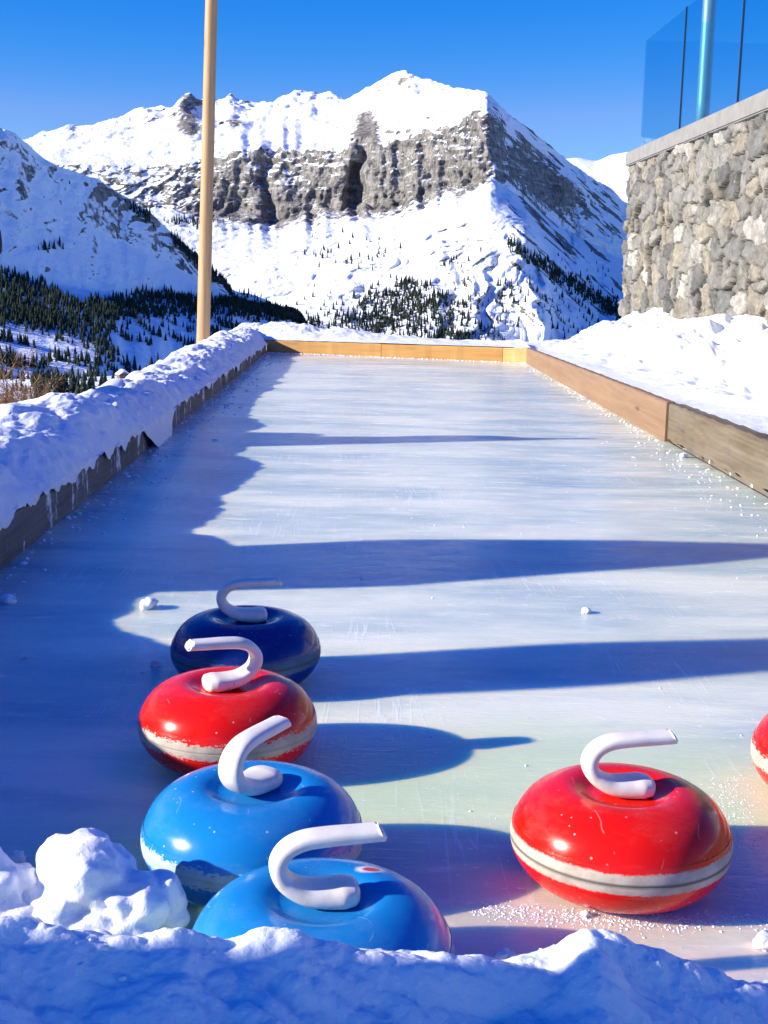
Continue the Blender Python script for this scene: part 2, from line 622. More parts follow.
# ================================================================== MOUNTAINS
def mountain_sheet(name, xr, curves, nu, label, noise_amp=1.0, seed=0.0, rock_bias=0.0, cliff=None, rib=None, push=2000.0, rockx=None, gully=None, slopex=None, jagx=None):
    """Ridge, cliff and foot lines at their own distances, joined into one relief and roughened."""
    xs = np.linspace(xr[0], xr[1], nu)
    curves = [dict(c, r=[(x, r + push) for x, r in c['r']]) for c in curves]
    L, A, B, Jg = [], [], [], []
    for cu in curves:
        y = table(cu['y'], xs)
        if 'wob' in cu:
            y = y + cu['wob'] * fbm(xs / 34, 1.7 + len(L), seed, 4, 0.6) * sstep(205, 240, xs) * sstep(500, 470, xs)
        r = table(cu['r'], xs + 9 * fbm(xs / 30, 8.3, len(L) * 0.8 + seed, 3, 0.6))
        d = AF[None] + AR[None] * ((xs - 384) / F_PX)[:, None] + AU[None] * ((512 - y) / F_PX)[:, None]
        P = EYE + d * (r / np.hypot(d[:, 0], d[:, 1]))[:, None]
        if 'dz' in cu:
            P[:, 2] += cu['dz']
        L.append(P)
        A.append(cu.get('amp', 1.0))
        B.append(cu.get('rock', 0.0))
        Jg.append(cu.get('jag', 0.0))
    rows, amp, rk, jag = [], [], [], []
    for i in range(len(L) - 1):
        m = curves[i].get('n', 30)
        for j in range(m + (i == len(L) - 2)):
            t = j / m
            rows.append(L[i] * (1 - t) + L[i + 1] * t)
            amp.append(A[i] * (1 - t) + A[i + 1] * t)
            rk.append(B[i] * (1 - t) + B[i + 1] * t)
            jag.append(Jg[i] * (1 - t) + Jg[i + 1] * t)
    P = np.array(rows)
    amp = np.array(amp)[:, None]
    jag = np.array(jag)[:, None]
    rk = np.array(rk)[:, None] * (table(rockx, xs) if rockx else np.ones(nu))[None]
    for _ in range(3):
        Q = P.copy()
        Q[1:-1, 1:-1] = (P[:-2, 1:-1] + P[2:, 1:-1] + P[1:-1, :-2] + P[1:-1, 2:] + 2 * P[1:-1, 1:-1]) / 6
        P = Q
    X, Y, Z = P[..., 0], P[..., 1], P[..., 2]
    dv = np.stack([X, Y], -1) / np.hypot(X, Y)[..., None]
    az = np.arctan2(X, Y)
    # gullies running down the slope, bent by a slow warp so that they never line up
    R_ = np.hypot(X, Y)
    wp = 0.05 * fbm(X / 700, Y / 700, Z / 400 + seed, 4, 0.6)
    gul = ridged((az + wp) * 34 + seed, R_ / 2600, 0.5, 4, 0.55)
    gul2 = ridged((az + 0.6 * wp) * 120 + seed, R_ / 1500, Z / 700, 3, 0.5)
    big = fbm(X / 620, Y / 620, Z / 620 + seed, 5, 0.48)
    small = ridged(X / 120, Y / 120, Z / 100 + seed, 4, 0.6)
    lo_ = fbm(X / 800, Y / 800, 7.3 + seed, 2)
    flute = ridged(X / 70 + 2 * big, Y / 160, Z / 420 + seed, 4, 0.6)
    crag = ridged(X / 420 + 0.5 * big, Y / 420, Z / 420 + seed, 4, 0.5) * (0.6 + lo_)
    tower = fbm(X / 230 + 5, Y / 400, Z / 500, 3, 0.5)
    zl = Z / 52 + 0.8 * tower + 0.25 * small
    ledge = np.abs((zl % 1.0) - 0.75) * 2 - 0.5
    cl = rk * 1.0
    lo = fbm(X / 900, Y / 900, 3.3 + seed, 2)
    radial = noise_amp * amp * (36 * gul + 11 * gul2 * (0.5 + lo) + 30 * big + 45 * crag) + cl * (70 * tower + 30 * flute + 16 * small + 8 * ledge + 12 * ridged(X / 34 + big, Y / 60, Z / 150, 3, 0.6))
    jn = ridged(X / 330 + seed, Y / 500, 1.2, 4, 0.6)
    vert = noise_amp * amp * 15 * big + cl * 10 * small + jag * 26 * jn * (table(jagx, xs)[None] if jagx else 1.0)
    radial = radial + jag * 70 * ridged(X / 240, Y / 330, Z / 260, 4, 0.55)
    if rib is not None:
        radial = radial + rib(xs[None, :] + 9 * fbm(X / 260, Z / 180, seed, 3, 0.6), rk)
    if gully is not None:
        radial = radial + gully(P) * ridged((az + 0.55 * wp) * 62 + seed, R_ / 3600, 0.3, 4, 0.5)
    P[..., 0] -= dv[..., 0] * radial
    P[..., 1] -= dv[..., 1] * radial
    P[..., 2] += vert
    # slope -> bare rock
    du = np.gradient(P, axis=1)
    dt = np.gradient(P, axis=0)
    n = np.cross(du, dt)
    n /= np.linalg.norm(n, axis=-1)[..., None] + 1e-9
    nz = np.abs(n[..., 2])
    rock = sstep(0.66, 0.42, nz + 0.10 * small) * 0.75 * (table(slopex, xs)[None] if slopex else 1.0) + rk * 0.85 + rock_bias + 0.20 * jag * (jn - 0.3)
    if cliff is not None:
        rock = rock + cliff(xs[None, :], P)
    o = link(name, grid_mesh(P, {'rock': rock}), M_MOUNT)
    tag(o, label, kind='structure')
    return P


BIG = [(-500, 5200), (0, 5200), (215, 5000), (300, 4850), (345, 4700), (400, 4500), (455, 4330), (490, 4250), (505, 4380), (540, 4900), (580, 5300), (622, 5650), (720, 6300), (1100, 7200)]
off = lambda d, sh=0: [(x + sh * (440 < x < 560), r + d) for x, r in BIG]
massif = [
    dict(y=[(-500, 360), (1100, 360)], r=[(-500, 2300), (380, 2300), (480, 2200), (620, 2700), (1100, 3000)], n=30, amp=0.5),
    dict(y=[(-500, 318), (200, 318), (380, 300), (450, 296), (530, 300), (600, 318), (1100, 330)],
         r=[(-500, 3000), (200, 3000), (380, 2850), (470, 2720), (540, 2600), (580, 3150), (622, 3900), (1100, 4600)], n=60, amp=0.9),
    dict(y=[(-500, 250), (215, 262), (300, 262), (400, 248), (450, 238), (500, 228), (526, 230), (560, 268), (600, 292), (622, 300), (1100, 310)],
         r=[(-500, 3900), (215, 3800), (400, 3500), (470, 3330), (522, 3200), (560, 3850), (622, 4700), (1100, 5400)], n=60, amp=0.8),
    dict(y=[(-500, 210), (100, 205), (215, 214), (300, 215), (350, 208), (400, 200), (440, 190), (470, 182), (490, 178), (510, 190), (560, 226), (622, 262), (1100, 290)],
         r=off(-120, 4), n=70, amp=0.35, rock=0.75, wob=8),
    dict(y=[(-500, 160), (100, 165), (180, 165), (215, 158), (240, 152), (300, 150), (345, 148), (400, 146), (440, 132), (470, 120), (487, 110), (500, 126), (555, 170), (622, 222), (1100, 270)],
         r=off(40, -2), n=60, amp=0.45, rock=0.45, wob=9),
    dict(y=[(-500, 150), (0, 148), (33, 141), (60, 131), (90, 125), (140, 112), (165, 106), (174, 101), (182, 93), (190, 93), (198, 100), (206, 104), (218, 104), (228, 99), (240, 104),
            (255, 104), (270, 100), (290, 96), (302, 93), (330, 94), (345, 99), (358, 96), (366, 90), (375, 84), (393, 74), (405, 73), (420, 79), (440, 82), (455, 88), (480, 92), (488, 95), (497, 104), (510, 115),
            (530, 129), (555, 152), (590, 178), (612, 191), (622, 200), (700, 250), (1100, 300)],
         r=[(-500, 6600), (0, 6600), (180, 6300), (300, 6200), (345, 5900), (400, 5600), (450, 5100), (488, 4600), (505, 4700), (560, 5350), (622, 5900), (1100, 7300)], n=40, amp=0.30, jag=0.8),
    dict(y=[(-500, 250), (1100, 330)], r=[(-500, 7600), (1100, 8300)], n=1, amp=0.3),
]


def massif_rib(x, rk):
    def g(c, w, a):
        return -a * np.exp(-((x - c) / w) ** 2) * sstep(0.3, 0.6, rk)
    return g(360, 7, 150) + g(268, 6, 90) + g(425, 6, 40)


def massif_cliff(x, P):
    px, py = project(P)
    Z = P[..., 2]
    e = 0.0
    # the crags below the summit and on the left horn
    e = e + 0.45 * np.exp(-((x - 366) / 14) ** 2) * sstep(95, 120, py) * sstep(220, 190, py)
    e = e + 0.5 * np.exp(-((x - 187) / 17) ** 2) * sstep(150, 125, py)
    e = e + 0.35 * np.exp(-((x - 235) / 20) ** 2 - ((py - 120) / 10) ** 2)
    e = e + 0.5 * np.exp(-((x - 540) / 45) ** 2) * np.exp(-((py - 165 - (x - 520) * 0.6) / 22) ** 2)
    e = e - 0.35 * sstep(225, 250, py) * (x < 440)
    # dark rock streaks running down the right flank
    st_ = fbm((py - 0.9 * px) / 7.0, (px + py) / 70.0, 2.2, 4, 0.6)
    e = e + 0.75 * sstep(0.12, 0.55, st_) * sstep(498, 515, px) * sstep(345, 300, py)
    return e


def massif_gully(P):
    px, py = project(P)
    return 60 * sstep(405, 450, px) * sstep(660, 600, px) * sstep(205, 240, py) + 14 * sstep(490, 520, px) * sstep(230, 205, py)


PM = mountain_sheet('mountain', (-500, 1100), massif, 1000, 'broad snow covered massif with a grey cliff band and white summit', rib=massif_rib, cliff=massif_cliff, rockx=[(-500, .3), (60, .3), (150, .45), (205, 1), (440, 1), (486, .85), (500, .2), (560, .25), (640, .2)], slopex=[(-500, 1), (490, 1), (506, .34), (700, .34)], jagx=[(-500, 1.6), (140, 1.6), (215, 1.9), (260, 1.6), (345, 1.3), (385, .6), (700, .8)], gully=massif_gully)

far_w = [
    dict(y=[(300, 300), (1300, 330)], r=[(300, 7500), (1300, 7500)], n=25, amp=0.4),
    dict(y=[(300, 200), (480, 185), (540, 166), (560, 155), (577, 153), (597, 157), (611, 150), (628, 147), (660, 140), (740, 150), (900, 190), (1300, 220)], r=[(300, 9500), (1300, 9500)], n=25, amp=0.35),
    dict(y=[(300, 300), (1300, 330)], r=[(300, 11500), (1300, 11500)], n=1),
]
mountain_sheet('mountain', (300, 1300), far_w, 400, 'distant rounded white mountain behind the shaded ridge', seed=5.0, rock_bias=-0.15, push=4000.0)

left_m = [
    dict(y=[(-900, 330), (-300, 372), (0, 402), (100, 398), (235, 385), (300, 375), (340, 410)], r=[(-900, 3000), (-300, 2150), (0, 2000), (100, 2150), (235, 3250), (330, 4300)], n=60, amp=0.35),
    dict(y=[(-900, 250), (-300, 262), (0, 280), (60, 286), (110, 294), (170, 300), (235, 306), (300, 322), (340, 390)], r=[(-900, 3500), (-300, 3050), (0, 3250), (110, 3600), (170, 3830), (235, 4120), (330, 4550)], n=60, amp=0.35),
    dict(y=[(-900, 120), (-300, 170), (0, 190), (60, 212), (110, 236), (170, 264), (235, 298), (300, 318), (340, 385)], r=[(-900, 4050), (-300, 3350), (0, 3480), (110, 3820), (170, 4010), (235, 4210), (330, 4580)], n=50, amp=0.35),
    dict(y=[(-900, -80), (-500, 0), (-300, 45), (-100, 90), (0, 127), (15, 133), (30, 143), (45, 158), (60, 168), (100, 182), (150, 212), (200, 258), (235, 290), (300, 314), (340, 380)],
         r=[(-900, 4700), (-500, 3950), (-300, 3650), (0, 3650), (110, 3950), (170, 4100), (235, 4250), (330, 4600)], n=24, amp=0.3, jag=0.35),
    dict(y=[(-900, 150), (-300, 180), (0, 220), (235, 320), (330, 330)], r=[(-900, 5600), (0, 4300), (235, 4700), (330, 4900)], n=1, amp=0.3),
]


def left_rock(x, P):
    px, py = project(P)
    crest = table(left_m[3]['y'], px)
    return 0.32 * np.exp(-((py - crest - 8) / 9) ** 2) * sstep(60, 110, px) - 0.24


PL = mountain_sheet('mountain', (-900, 340), left_m, 620, 'shaded blue mountain side falling from the left edge', 0.8, 3.0, cliff=left_rock, push=0.0)

# ================================================================== GROUND
VAL = [(0, -0.12), (0.45, -0.70), (2, -0.95), (6, -1.6), (60, -12), (200, -36), (480, -70), (700, -84), (1200, -110), (2500, -215), (4500, -420), (14000, -420)]


def ground_h(X, Y):
    dx = np.maximum(np.maximum(-1.5 - X, X - 7.0), 0)
    dy = np.maximum(np.maximum(-6.0 - Y, Y - 15.6), 0)
    d = np.hypot(dx, dy)
    h = table(VAL, d)
    k = sstep(20, 300, d)
    h = h + k * (14 * fbm(X / 330, Y / 330, 0.7, 4) + 3 * fbm(X / 60, Y / 60, 4.7, 3))
    h = h + sstep(0.3, 3, d) * 0.10 * fbm(X / 1.3, Y / 1.3, 2.0, 3)
    return h


na, nr = 500, 150
aa = np.linspace(0, 2 * math.pi, na, endpoint=False)
rr = np.concatenate([[0.02], np.geomspace(0.6, 14000, nr)])
GX = 0.3 + rr[:, None] * np.sin(aa)[None]
GY = 3.0 + rr[:, None] * np.cos(aa)[None]
G = np.stack([GX, GY, ground_h(GX, GY)], -1)
me = grid_mesh(G[:, ::-1], closed_u=True)
o = link('ground', me, M_VALLEY)
tag(o, 'snow covered valley ground falling away from the rink', kind='structure')


def hit_ground(px, py):
    d = ray(px, py)
    d = d / np.hypot(d[0], d[1])
    t = np.geomspace(480, 5500, 600)
    Q = EYE + t[:, None] * d
    b = Q[:, 2] < ground_h(Q[:, 0], Q[:, 1])
    if not b.any():
        return None
    return Q[np.argmax(b)]


# ---- conifers
def conifer_shape(V, Fc, p, h, rng, tiers=4, seg=7):
    b = len(V)
    w = h * rng.uniform(0.15, 0.23)
    for t in range(tiers):
        z0 = h * (0.08 + 0.80 * t / tiers)
        z1 = h * min(1.0, 0.08 + 0.80 * (t + 1.9) / tiers)
        r = w * (1 - 0.78 * t / tiers)
        i0 = len(V)
        a0 = rng.uniform(0, 6.28)
        for s in range(seg):
            a = a0 + 6.283 * s / seg
            q = r * rng.uniform(0.65, 1.2)
            V.append((p[0] + q * math.cos(a), p[1] + q * math.sin(a), p[2] + z0 - h * 0.03 * rng.uniform(0, 1.5)))
        V.append((p[0], p[1], p[2] + z1))
        for s in range(seg):
            Fc.append((i0 + s, i0 + (s + 1) % seg, i0 + seg))


def forest(label, pts, hs, mat=M_FIR, tiers=3, seg=6):
    rng = random.Random(len(pts))
    V, Fc = [], []
    for p, h in zip(pts, hs):
        conifer_shape(V, Fc, p, h * rng.uniform(0.45, 1.3), rng, tiers, seg)
    me = bpy.data.meshes.new('forest')
    me.from_pydata(V, [], Fc)
    o = link('conifer_forest', me, mat, smooth=False)
    tag(o, label, 'forest', kind='stuff')
    return o


def pick(P, n, dens, rng):
    """n random spots of a relief, kept with probability dens(px, py, X, Y)."""
    nv, nu = P.shape[:2]
    i = rng.integers(0, nv - 1, n)
    j = rng.integers(0, nu - 1, n)
    a, b = rng.random(n)[:, None], rng.random(n)[:, None]
    Q = P[i, j] * (1 - a) * (1 - b) + P[i + 1, j] * a * (1 - b) + P[i, j + 1] * (1 - a) * b + P[i + 1, j + 1] * a * b
    px, py = project(Q)
    keep = rng.random(n) < dens(px, py, Q[:, 0], Q[:, 1])
    return Q[keep]


def blob(px, py, cx, cy, sx, sy):
    return np.exp(-((px - cx) / sx) ** 2 - ((py - cy) / sy) ** 2)


def dens_massif(px, py, X, Y):
    cl = sstep(-0.15, 0.5, fbm(X / 170, Y / 170, 1.0, 3))
    top = table([(200, 330), (235, 312), (290, 314), (340, 312), (372, 296), (405, 278), (430, 282), (450, 300), (640, 330)], px)
    d = sstep(0, 7, py - top) * (px < 470) * (px > 195)
    d = d * (0.35 + 0.65 * cl)
    d = d + 0.5 * blob(px, py, 395, 312, 45, 18)
    low = 0.22 * cl * sstep(245, 300, py) * (px > 440) * (px < 640)
    diag = 0.8 * np.exp(-((py - (250 + (px - 516) * 0.62)) / 5) ** 2) * (px > 508) * (px < 640)
    band = 0.5 * blob(px, py, 190, 222, 22, 4) + 0.35 * blob(px, py, 345, 250, 30, 10) * cl
    return np.clip(d + low + diag + band, 0, 1)


Q = pick(PM, 220000, dens_massif, RNG)
px_, py_ = project(Q)
Q = Q[(px_ > -60) & (px_ < 800)][:14000]
forest('dark conifer forest along the foot of the cliff massif', Q, [25.0] * len(Q))


def dens_left(px, py, X, Y):
    cl = sstep(-0.1, 0.35, fbm(X / 150, Y / 150, 6.0, 3))
    cl2 = sstep(0.05, 0.4, fbm(X / 90, Y / 110, 3.0, 3))
    up = table([(-100, 275), (0, 272), (45, 284), (75, 300), (110, 300), (150, 292), (235, 302), (330, 318)], px)
    lo = table([(-100, 330), (0, 326), (60, 332), (95, 350), (120, 322), (235, 316), (330, 330)], px)
    d = sstep(-4, 6, py - up) * sstep(6, -6, py - lo) * (0.45 + 0.55 * cl)
    d = d + sstep(0, 8, py - lo) * 0.55 * cl2
    streak = 0.4 * sstep(0.15, 0.5, fbm(X / 90 + py / 30, Y / 260, 2.0, 3)) * sstep(235, 255, py) * (px < 100) * (py < 280)
    crest = table([(0, 172), (60, 176), (100, 190), (150, 220), (200, 264), (235, 294)], px)
    rim = 0.5 * np.exp(-((py - crest) / 4) ** 2) * (px > 60)
    return np.clip(d + streak * cl + rim * cl, 0, 1)


Q = pick(PL, 150000, dens_left, RNG)
px_, py_ = project(Q)
Q = Q[(px_ > -120) & (px_ < 340)][:13000]
forest('blue black conifer forest on the shaded left mountain side', Q, [20.0] * len(Q))

rng = np.random.default_rng(5)
pts = []
for _ in range(5200):
    px, py = rng.uniform(-60, 300), rng.uniform(340, 412)
    q = hit_ground(px, py)
    if q is None:
        continue
    cl = float(sstep(-0.05, 0.35, fbm(q[0] / 120, q[1] / 90, 9.0, 3)))
    d = 0.16 * cl + 0.85 * blob(px, py, 45, 330, 75, 17) + 0.5 * blob(px, py, 120, 325, 60, 8) + 0.5 * blob(px, py, 200, 345, 60, 6) + 0.4 * blob(px, py, 130, 352, 60, 7)
    d *= 0.4 + 0.6 * cl
    d += 0.8 * blob(px, py, 66, 386, 30, 12)
    if rng.random() < d:
        pts.append(q)
forest('dark conifers scattered over the snowy valley fields', pts[:2600], [13.0] * len(pts[:2600]), tiers=4, seg=7)

# a few conifers that stand apart at the near edge of the valley
rng2 = random.Random(3)
V, Fc = [], []
conifer_shape(V, Fc, (0, 0, 0), 10.0, rng2, 9, 11)
crown_me = bpy.data.meshes.new('crown')
crown_me.from_pydata(V, [], Fc)
crown_me.materials.append(M_FIR2)
trunk_me = lathe([(0.0, -0.5), (0.20, -0.5), (0.16, 1.2), (0.03, 8.0), (0, 8.0)], 8)
trunk_me.materials.append(M_BARK)
spots = [(58, 396, 30), (73, 398, 34), (92, 396, 28), (105, 391, 24), (84, 402, 31), (158, 366, 15), (151, 369, 13)]
labs = ['dark conifer just right of the brown bare tree, leftmost of its row', 'tall dark conifer second from the left in the row above the snow bank', 'dark conifer in the middle of the row above the left snow bank',
        'slim dark conifer at the right end of the row by the small roof', 'lowest dark conifer of the row touching the left snow bank', 'small dark conifer right of the snow covered chalet roof', 'smaller dark conifer beside the right wall of the chalet']
for (px, py, hp), lb in zip(spots, labs):
    q = hit_ground(px, py)
    if q is None:
        q = EYE + ray(px, py) * (1500.0 / np.linalg.norm(ray(px, py)))
    D = np.linalg.norm(q - EYE)
    t = empty('conifer_tree', q, rng2.uniform(0, 6))
    s = hp / F_PX * D / 10.0
    t.scale = (s, s, s)
    tag(t, lb, 'tree', 'conifers beyond the left snow bank')
    for nm, me_ in (('crown', crown_me), ('trunk', trunk_me)):
        c_ = bpy.data.objects.new(nm, me_)
        COL.objects.link(c_)
        c_.parent = t

# brown bare tree at the left edge
def bare_tree(px, py, hp, label, seed):
    q = hit_ground(px, py)
    d = ray(px, py)
    D = 120.0
    q = EYE + d * (D / np.hypot(d[0], d[1]))
    q[2] = ground_h(q[0], q[1])
    top = EYE + ray(px, py - hp) * (D / np.hypot(*ray(px, py - hp)[:2]))
    hgt = top[2] - q[2]
    t = empty('bare_tree', q)
    tag(t, label, 'tree')
    rg = random.Random(seed)
    bmt, bmw = bmesh.new(), bmesh.new()

    def seg(bm, a, b, ra, rb, n):
        dirv = (b - a).normalized()
        s = dirv.orthogonal().normalized()
        u = dirv.cross(s)
        A_ = [bm.verts.new(a + (s * math.cos(6.283 * i / n) + u * math.sin(6.283 * i / n)) * ra) for i in range(n)]
        B_ = [bm.verts.new(b + (s * math.cos(6.283 * i / n) + u * math.sin(6.283 * i / n)) * rb) for i in range(n)]
        for i in range(n):
            bm.faces.new((A_[i], A_[(i + 1) % n], B_[(i + 1) % n], B_[i]))

    def grow(p, v, ln, r, lev):
        e = p + v * ln
        seg(bmt if lev < 2 else bmw, p, e, r, r * 0.65, 6 if lev < 2 else 3)
        if lev >= 6:
            return
        for _ in range(3 if lev in (1, 2, 3, 4) else 2):
            w = (v + Vector((rg.gauss(0, .7), rg.gauss(0, .7), rg.gauss(0.10, .42)))).normalized()
            grow(p + v * ln * rg.uniform(0.55, 1.0), w, ln * rg.uniform(0.62, 0.85), max(r * 0.66, 0.022), lev + 1)
    for kk in range(9):
        v0 = Vector((rg.gauss(0, .55), rg.gauss(0, .55), 1)).normalized()
        grow(Vector((rg.gauss(0, .9), rg.gauss(0, .9), -0.3)), v0, hgt * rg.uniform(0.26, 0.36), 0.085, 0)
    link('trunk', bm_mesh(bmt), M_BARK, t)
    link('crown', bm_mesh(bmw), M_TWIG, t, smooth=False)


bare_tree(22, 414, 92, 'brown leafless tree at the left edge above the snow bank', 4)
bare_tree(-48, 420, 84, 'brown leafless tree standing outside the left edge of the view', 9)

# small chalet seen over the left snow bank
M_CHWALL = wood_mat('chalet_boards', (0.10, 0.06, 0.035), (0.22, 0.13, 0.08))
qc = hit_ground(123, 380)
ch = empty('chalet', qc, rad(25))
ch.scale = [float(np.linalg.norm(qc - EYE)) * 12.5 / F_PX / 4.0] * 3
tag(ch, 'small chalet whose snow covered roof shows over the left bank', 'chalet')
bm = bmesh.new()
add_box(bm, (0, 0, 0.2), (3.0, 3.6, 3.2))
link('wall', bm_mesh(bm), M_CHWALL, ch, smooth=False)
bm = bmesh.new()
prof = [(-2.0, 1.55), (0, 3.0), (2.0, 1.55), (2.0, 1.9), (0, 3.45), (-2.0, 1.9)]
fr = [bm.verts.new((x, -2.2, z)) for x, z in prof]
bk = [bm.verts.new((x, 2.2, z)) for x, z in prof]
bm.faces.new(fr)
bm.faces.new(bk[::-1])
for i in range(6):
    bm.faces.new((fr[i], bk[i], bk[(i + 1) % 6], fr[(i + 1) % 6]))
bmesh.ops.bevel(bm, geom=bm.edges[:], offset=0.1, segments=2, affect='EDGES')
link('roof', bm_mesh(bm), M_SNOW, ch)

# ================================================================== RINK
LX, RX = -0.945, 1.468                       # inner faces of the edging
FL = at_z(265, 352)
FR = at_z(527, 363)
FL = np.array([LX, FL[1], 0])
FR = np.array([RX, FR[1], 0])
n1, n2 = 60, 160
u = np.linspace(0, 1, n1)
ys0 = np.full(n1, -3.0)
yend = FL[1] + (FR[1] - FL[1]) * u
t = np.linspace(0, 1, n2)[:, None]
X = (LX - 0.015 + (RX + 0.03 - LX) * u)[None] + 0 * t
Y = ys0[None] * (1 - t) + (yend + 0.01)[None] * t
Z = 0.0 * X
o = link('ice', grid_mesh(np.stack([X, Y, Z], -1)), M_ICE)
tag(o, 'pale blue ice sheet of the curling lane', kind='structure')


def board(a, b, za, zb, thick, mat, label, z0=-0.05, group='timber boards edging the ice', side=1, rough=0.004, bottom=None):
    """A board from a to b (xy of its inner face), its thickness going outward."""
    a, b = Vector((a[0], a[1], 0)), Vector((b[0], b[1], 0))
    L = (b - a).length
    ang = math.atan2(b.y - a.y, b.x - a.x)
    n = max(6, int(L / 0.06))
    bm = bmesh.new()
    rings = []
    rg = random.Random(label)
    for i in range(n + 1):
        x = L * i / n
        zt = za + (zb - za) * i / n + rg.uniform(-1, 1) * rough * 0.4
        j = rg.uniform(-1, 1) * rough * 0.5
        zb_ = z0 if bottom is None else bottom(x)
        bv = 0.006
        pr = [(j, zb_), (j, zt - bv), (j + side * bv, zt), (side * (thick - bv), zt), (side * thick, zt - bv), (side * thick, zb_)]
        rings.append([bm.verts.new((x, y, z)) for y, z in pr])
    for A_, B_ in zip(rings[:-1], rings[1:]):
        for q in range(6):
            bm.faces.new((A_[q], A_[(q + 1) % 6], B_[(q + 1) % 6], B_[q]))
    bm.faces.new(rings[0])
    bm.faces.new(rings[-1][::-1])
    o = link('edge_board', bm_mesh(bm), mat, smooth=False)
    o.location = a
    o.rotation_euler = (0, 0, ang)
    tag(o, label, 'board', group)
    return o


TH = 0.045
# left side, near to far (local +y points to the left, outward)
board((LX, -1.2), (LX, 2.92), 0.15, 0.13, TH, M_DARKWOOD, 'dark wet timber board nearest the camera on the left, mostly out of view')
board((LX + 0.006, 2.93), (LX + 0.002, 5.62), 0.128, 0.10, TH, M_DARKWOOD, 'dark timber board under the dripping snow at the left edge of the photo')
board((LX - 0.004, 5.63), (LX, 8.8), 0.105, 0.085, TH, M_DARKWOOD, 'dark timber board in the middle of the left side below the snow bank')
board((LX, 8.81), (FL[0], FL[1]), 0.08, 0.072, TH, M_DARKWOOD, 'dark timber board at the far end of the left side')
# far end
def far_pt(px):
    s = (px - 265) / (527 - 265)
    p0, p1 = np.array([LX, FL[1]]), np.array([RX, FR[1]])
    # perspective along the slightly slanted end
    w0, w1 = 1 / FL[1], 1 / FR[1]
    s2 = s * w1 ** -1 / ((1 - s) * w0 ** -1 + s * w1 ** -1) if False else s * FL[1] / (s * FL[1] + (1 - s) * FR[1])
    return p0 + (p1 - p0) * s2


pa, pb, pc, pd = far_pt(265), far_pt(380), far_pt(502), far_pt(527)
g = np.array([0.004, 0])
board(pa + g, pb - g / 2, 0.112, 0.120, TH, M_PINE, 'orange pine board on the left of the far end of the ice')
board(pb + g / 2, pc - g / 2, 0.118, 0.128, TH, M_PINE, 'orange pine board in the middle of the far end of the ice')
board(pc + g / 2, pd - g, 0.127, 0.130, TH, wood_mat('yellow_pine', (0.58, 0.33, 0.11), (0.78, 0.52, 0.22)), 'short pine offcut at the right end of the far boards')
# right side: far pale one, near weathered one with a gap under it
JY = at_x(666, 438, RX)[1]
board((RX - 0.012, FR[1] + 0.03), (RX - 0.004, JY + 0.012), 0.135, 0.195, TH, M_PINE_PALE, 'pale sunlit pine board along the far right side of the ice', side=1)


def gap(x):
    return 0.016 + 0.010 * math.sin(x * 9.1) * math.sin(x * 23.7 + 1) + 0.012 * min(1, x * 0.6)


board((RX + 0.004, JY), (RX + 0.004, 0.2), 0.188, 0.262, 0.07, M_WEATHERED, 'grey brown weathered beam along the near right side of the ice', side=1, bottom=gap, rough=0.008)
board((RX + 0.045, JY - 0.02), (RX + 0.045, 0.25), 0.05, 0.05, 0.03, M_DARKWOOD, 'dark sleeper in the gap under the weathered right beam', side=1, z0=-0.05)  # no real sleeper: added dark strip standing in for shade under the beam

# ================================================================== SNOW BANKS
def snow_bank(name, P, label, mat=M_SNOW):
    o = link(name, grid_mesh(P), mat)
    tag(o, label, 'snow bank')
    return o


# left bank: a section swept along the edging, its inner lip dripping over the board
ny, ns = 620, 130
yy = 1.25 + 12.9 * np.linspace(0, 1, ny)[:, None] ** 1.25
s = np.linspace(0, 1, ns)[None]
bt = table([(0.7, 0.145), (3.3, 0.128), (6.8, 0.09), (12.4, 0.072)], yy)
crest_z = table([(1.2, 0.42), (2.3, 0.40), (2.52, 0.30), (2.7, 0.235), (2.95, 0.245), (3.15, 0.33), (3.5, 0.32), (3.8, 0.265), (4.0, 0.25), (4.3, 0.28), (4.7, 0.295), (5.1, 0.29), (5.5, 0.245), (5.8, 0.24), (6.6, 0.205), (7.1, 0.195), (8.2, 0.20), (9.3, 0.215), (11, 0.21), (14.2, 0.21)], yy)
crest_x = -1.20 + 0.05 * fbm(yy * 1.2, 0.3, 0.2, 3)
dn = fbm(yy * 2.6, 3.0, 1.0, 3, 0.6)
dn2 = np.clip(perlin(yy * 7.0, 1.0, 4.0), 0, 1)
drip = np.clip(-0.010 + 0.050 * fbm(yy * 1.1, 3.0, 1.0, 3, 0.6) + 0.050 * np.clip(perlin(yy * 4.3, 1.0, 4.0) + 0.1, 0, 1) + 0.018 * fbm(yy * 13, 2.0, 8.0, 3), -0.012, 1)
drip = np.minimum(drip, bt + 0.02)
spill = sstep(5.45, 5.8, yy) * sstep(6.5, 6.05, yy)                   # one spill runs right down to the ice
drip = drip * (1 - spill) + (bt + 0.01) * spill
lip_z = bt - drip
lip_x = LX + 0.014 + 0.014 * np.clip(drip / 0.12, 0, 1) + 0.022 * spill ** 2 * (0.7 + 0.6 * fbm(yy * 7, 2.0, 2.0, 3))
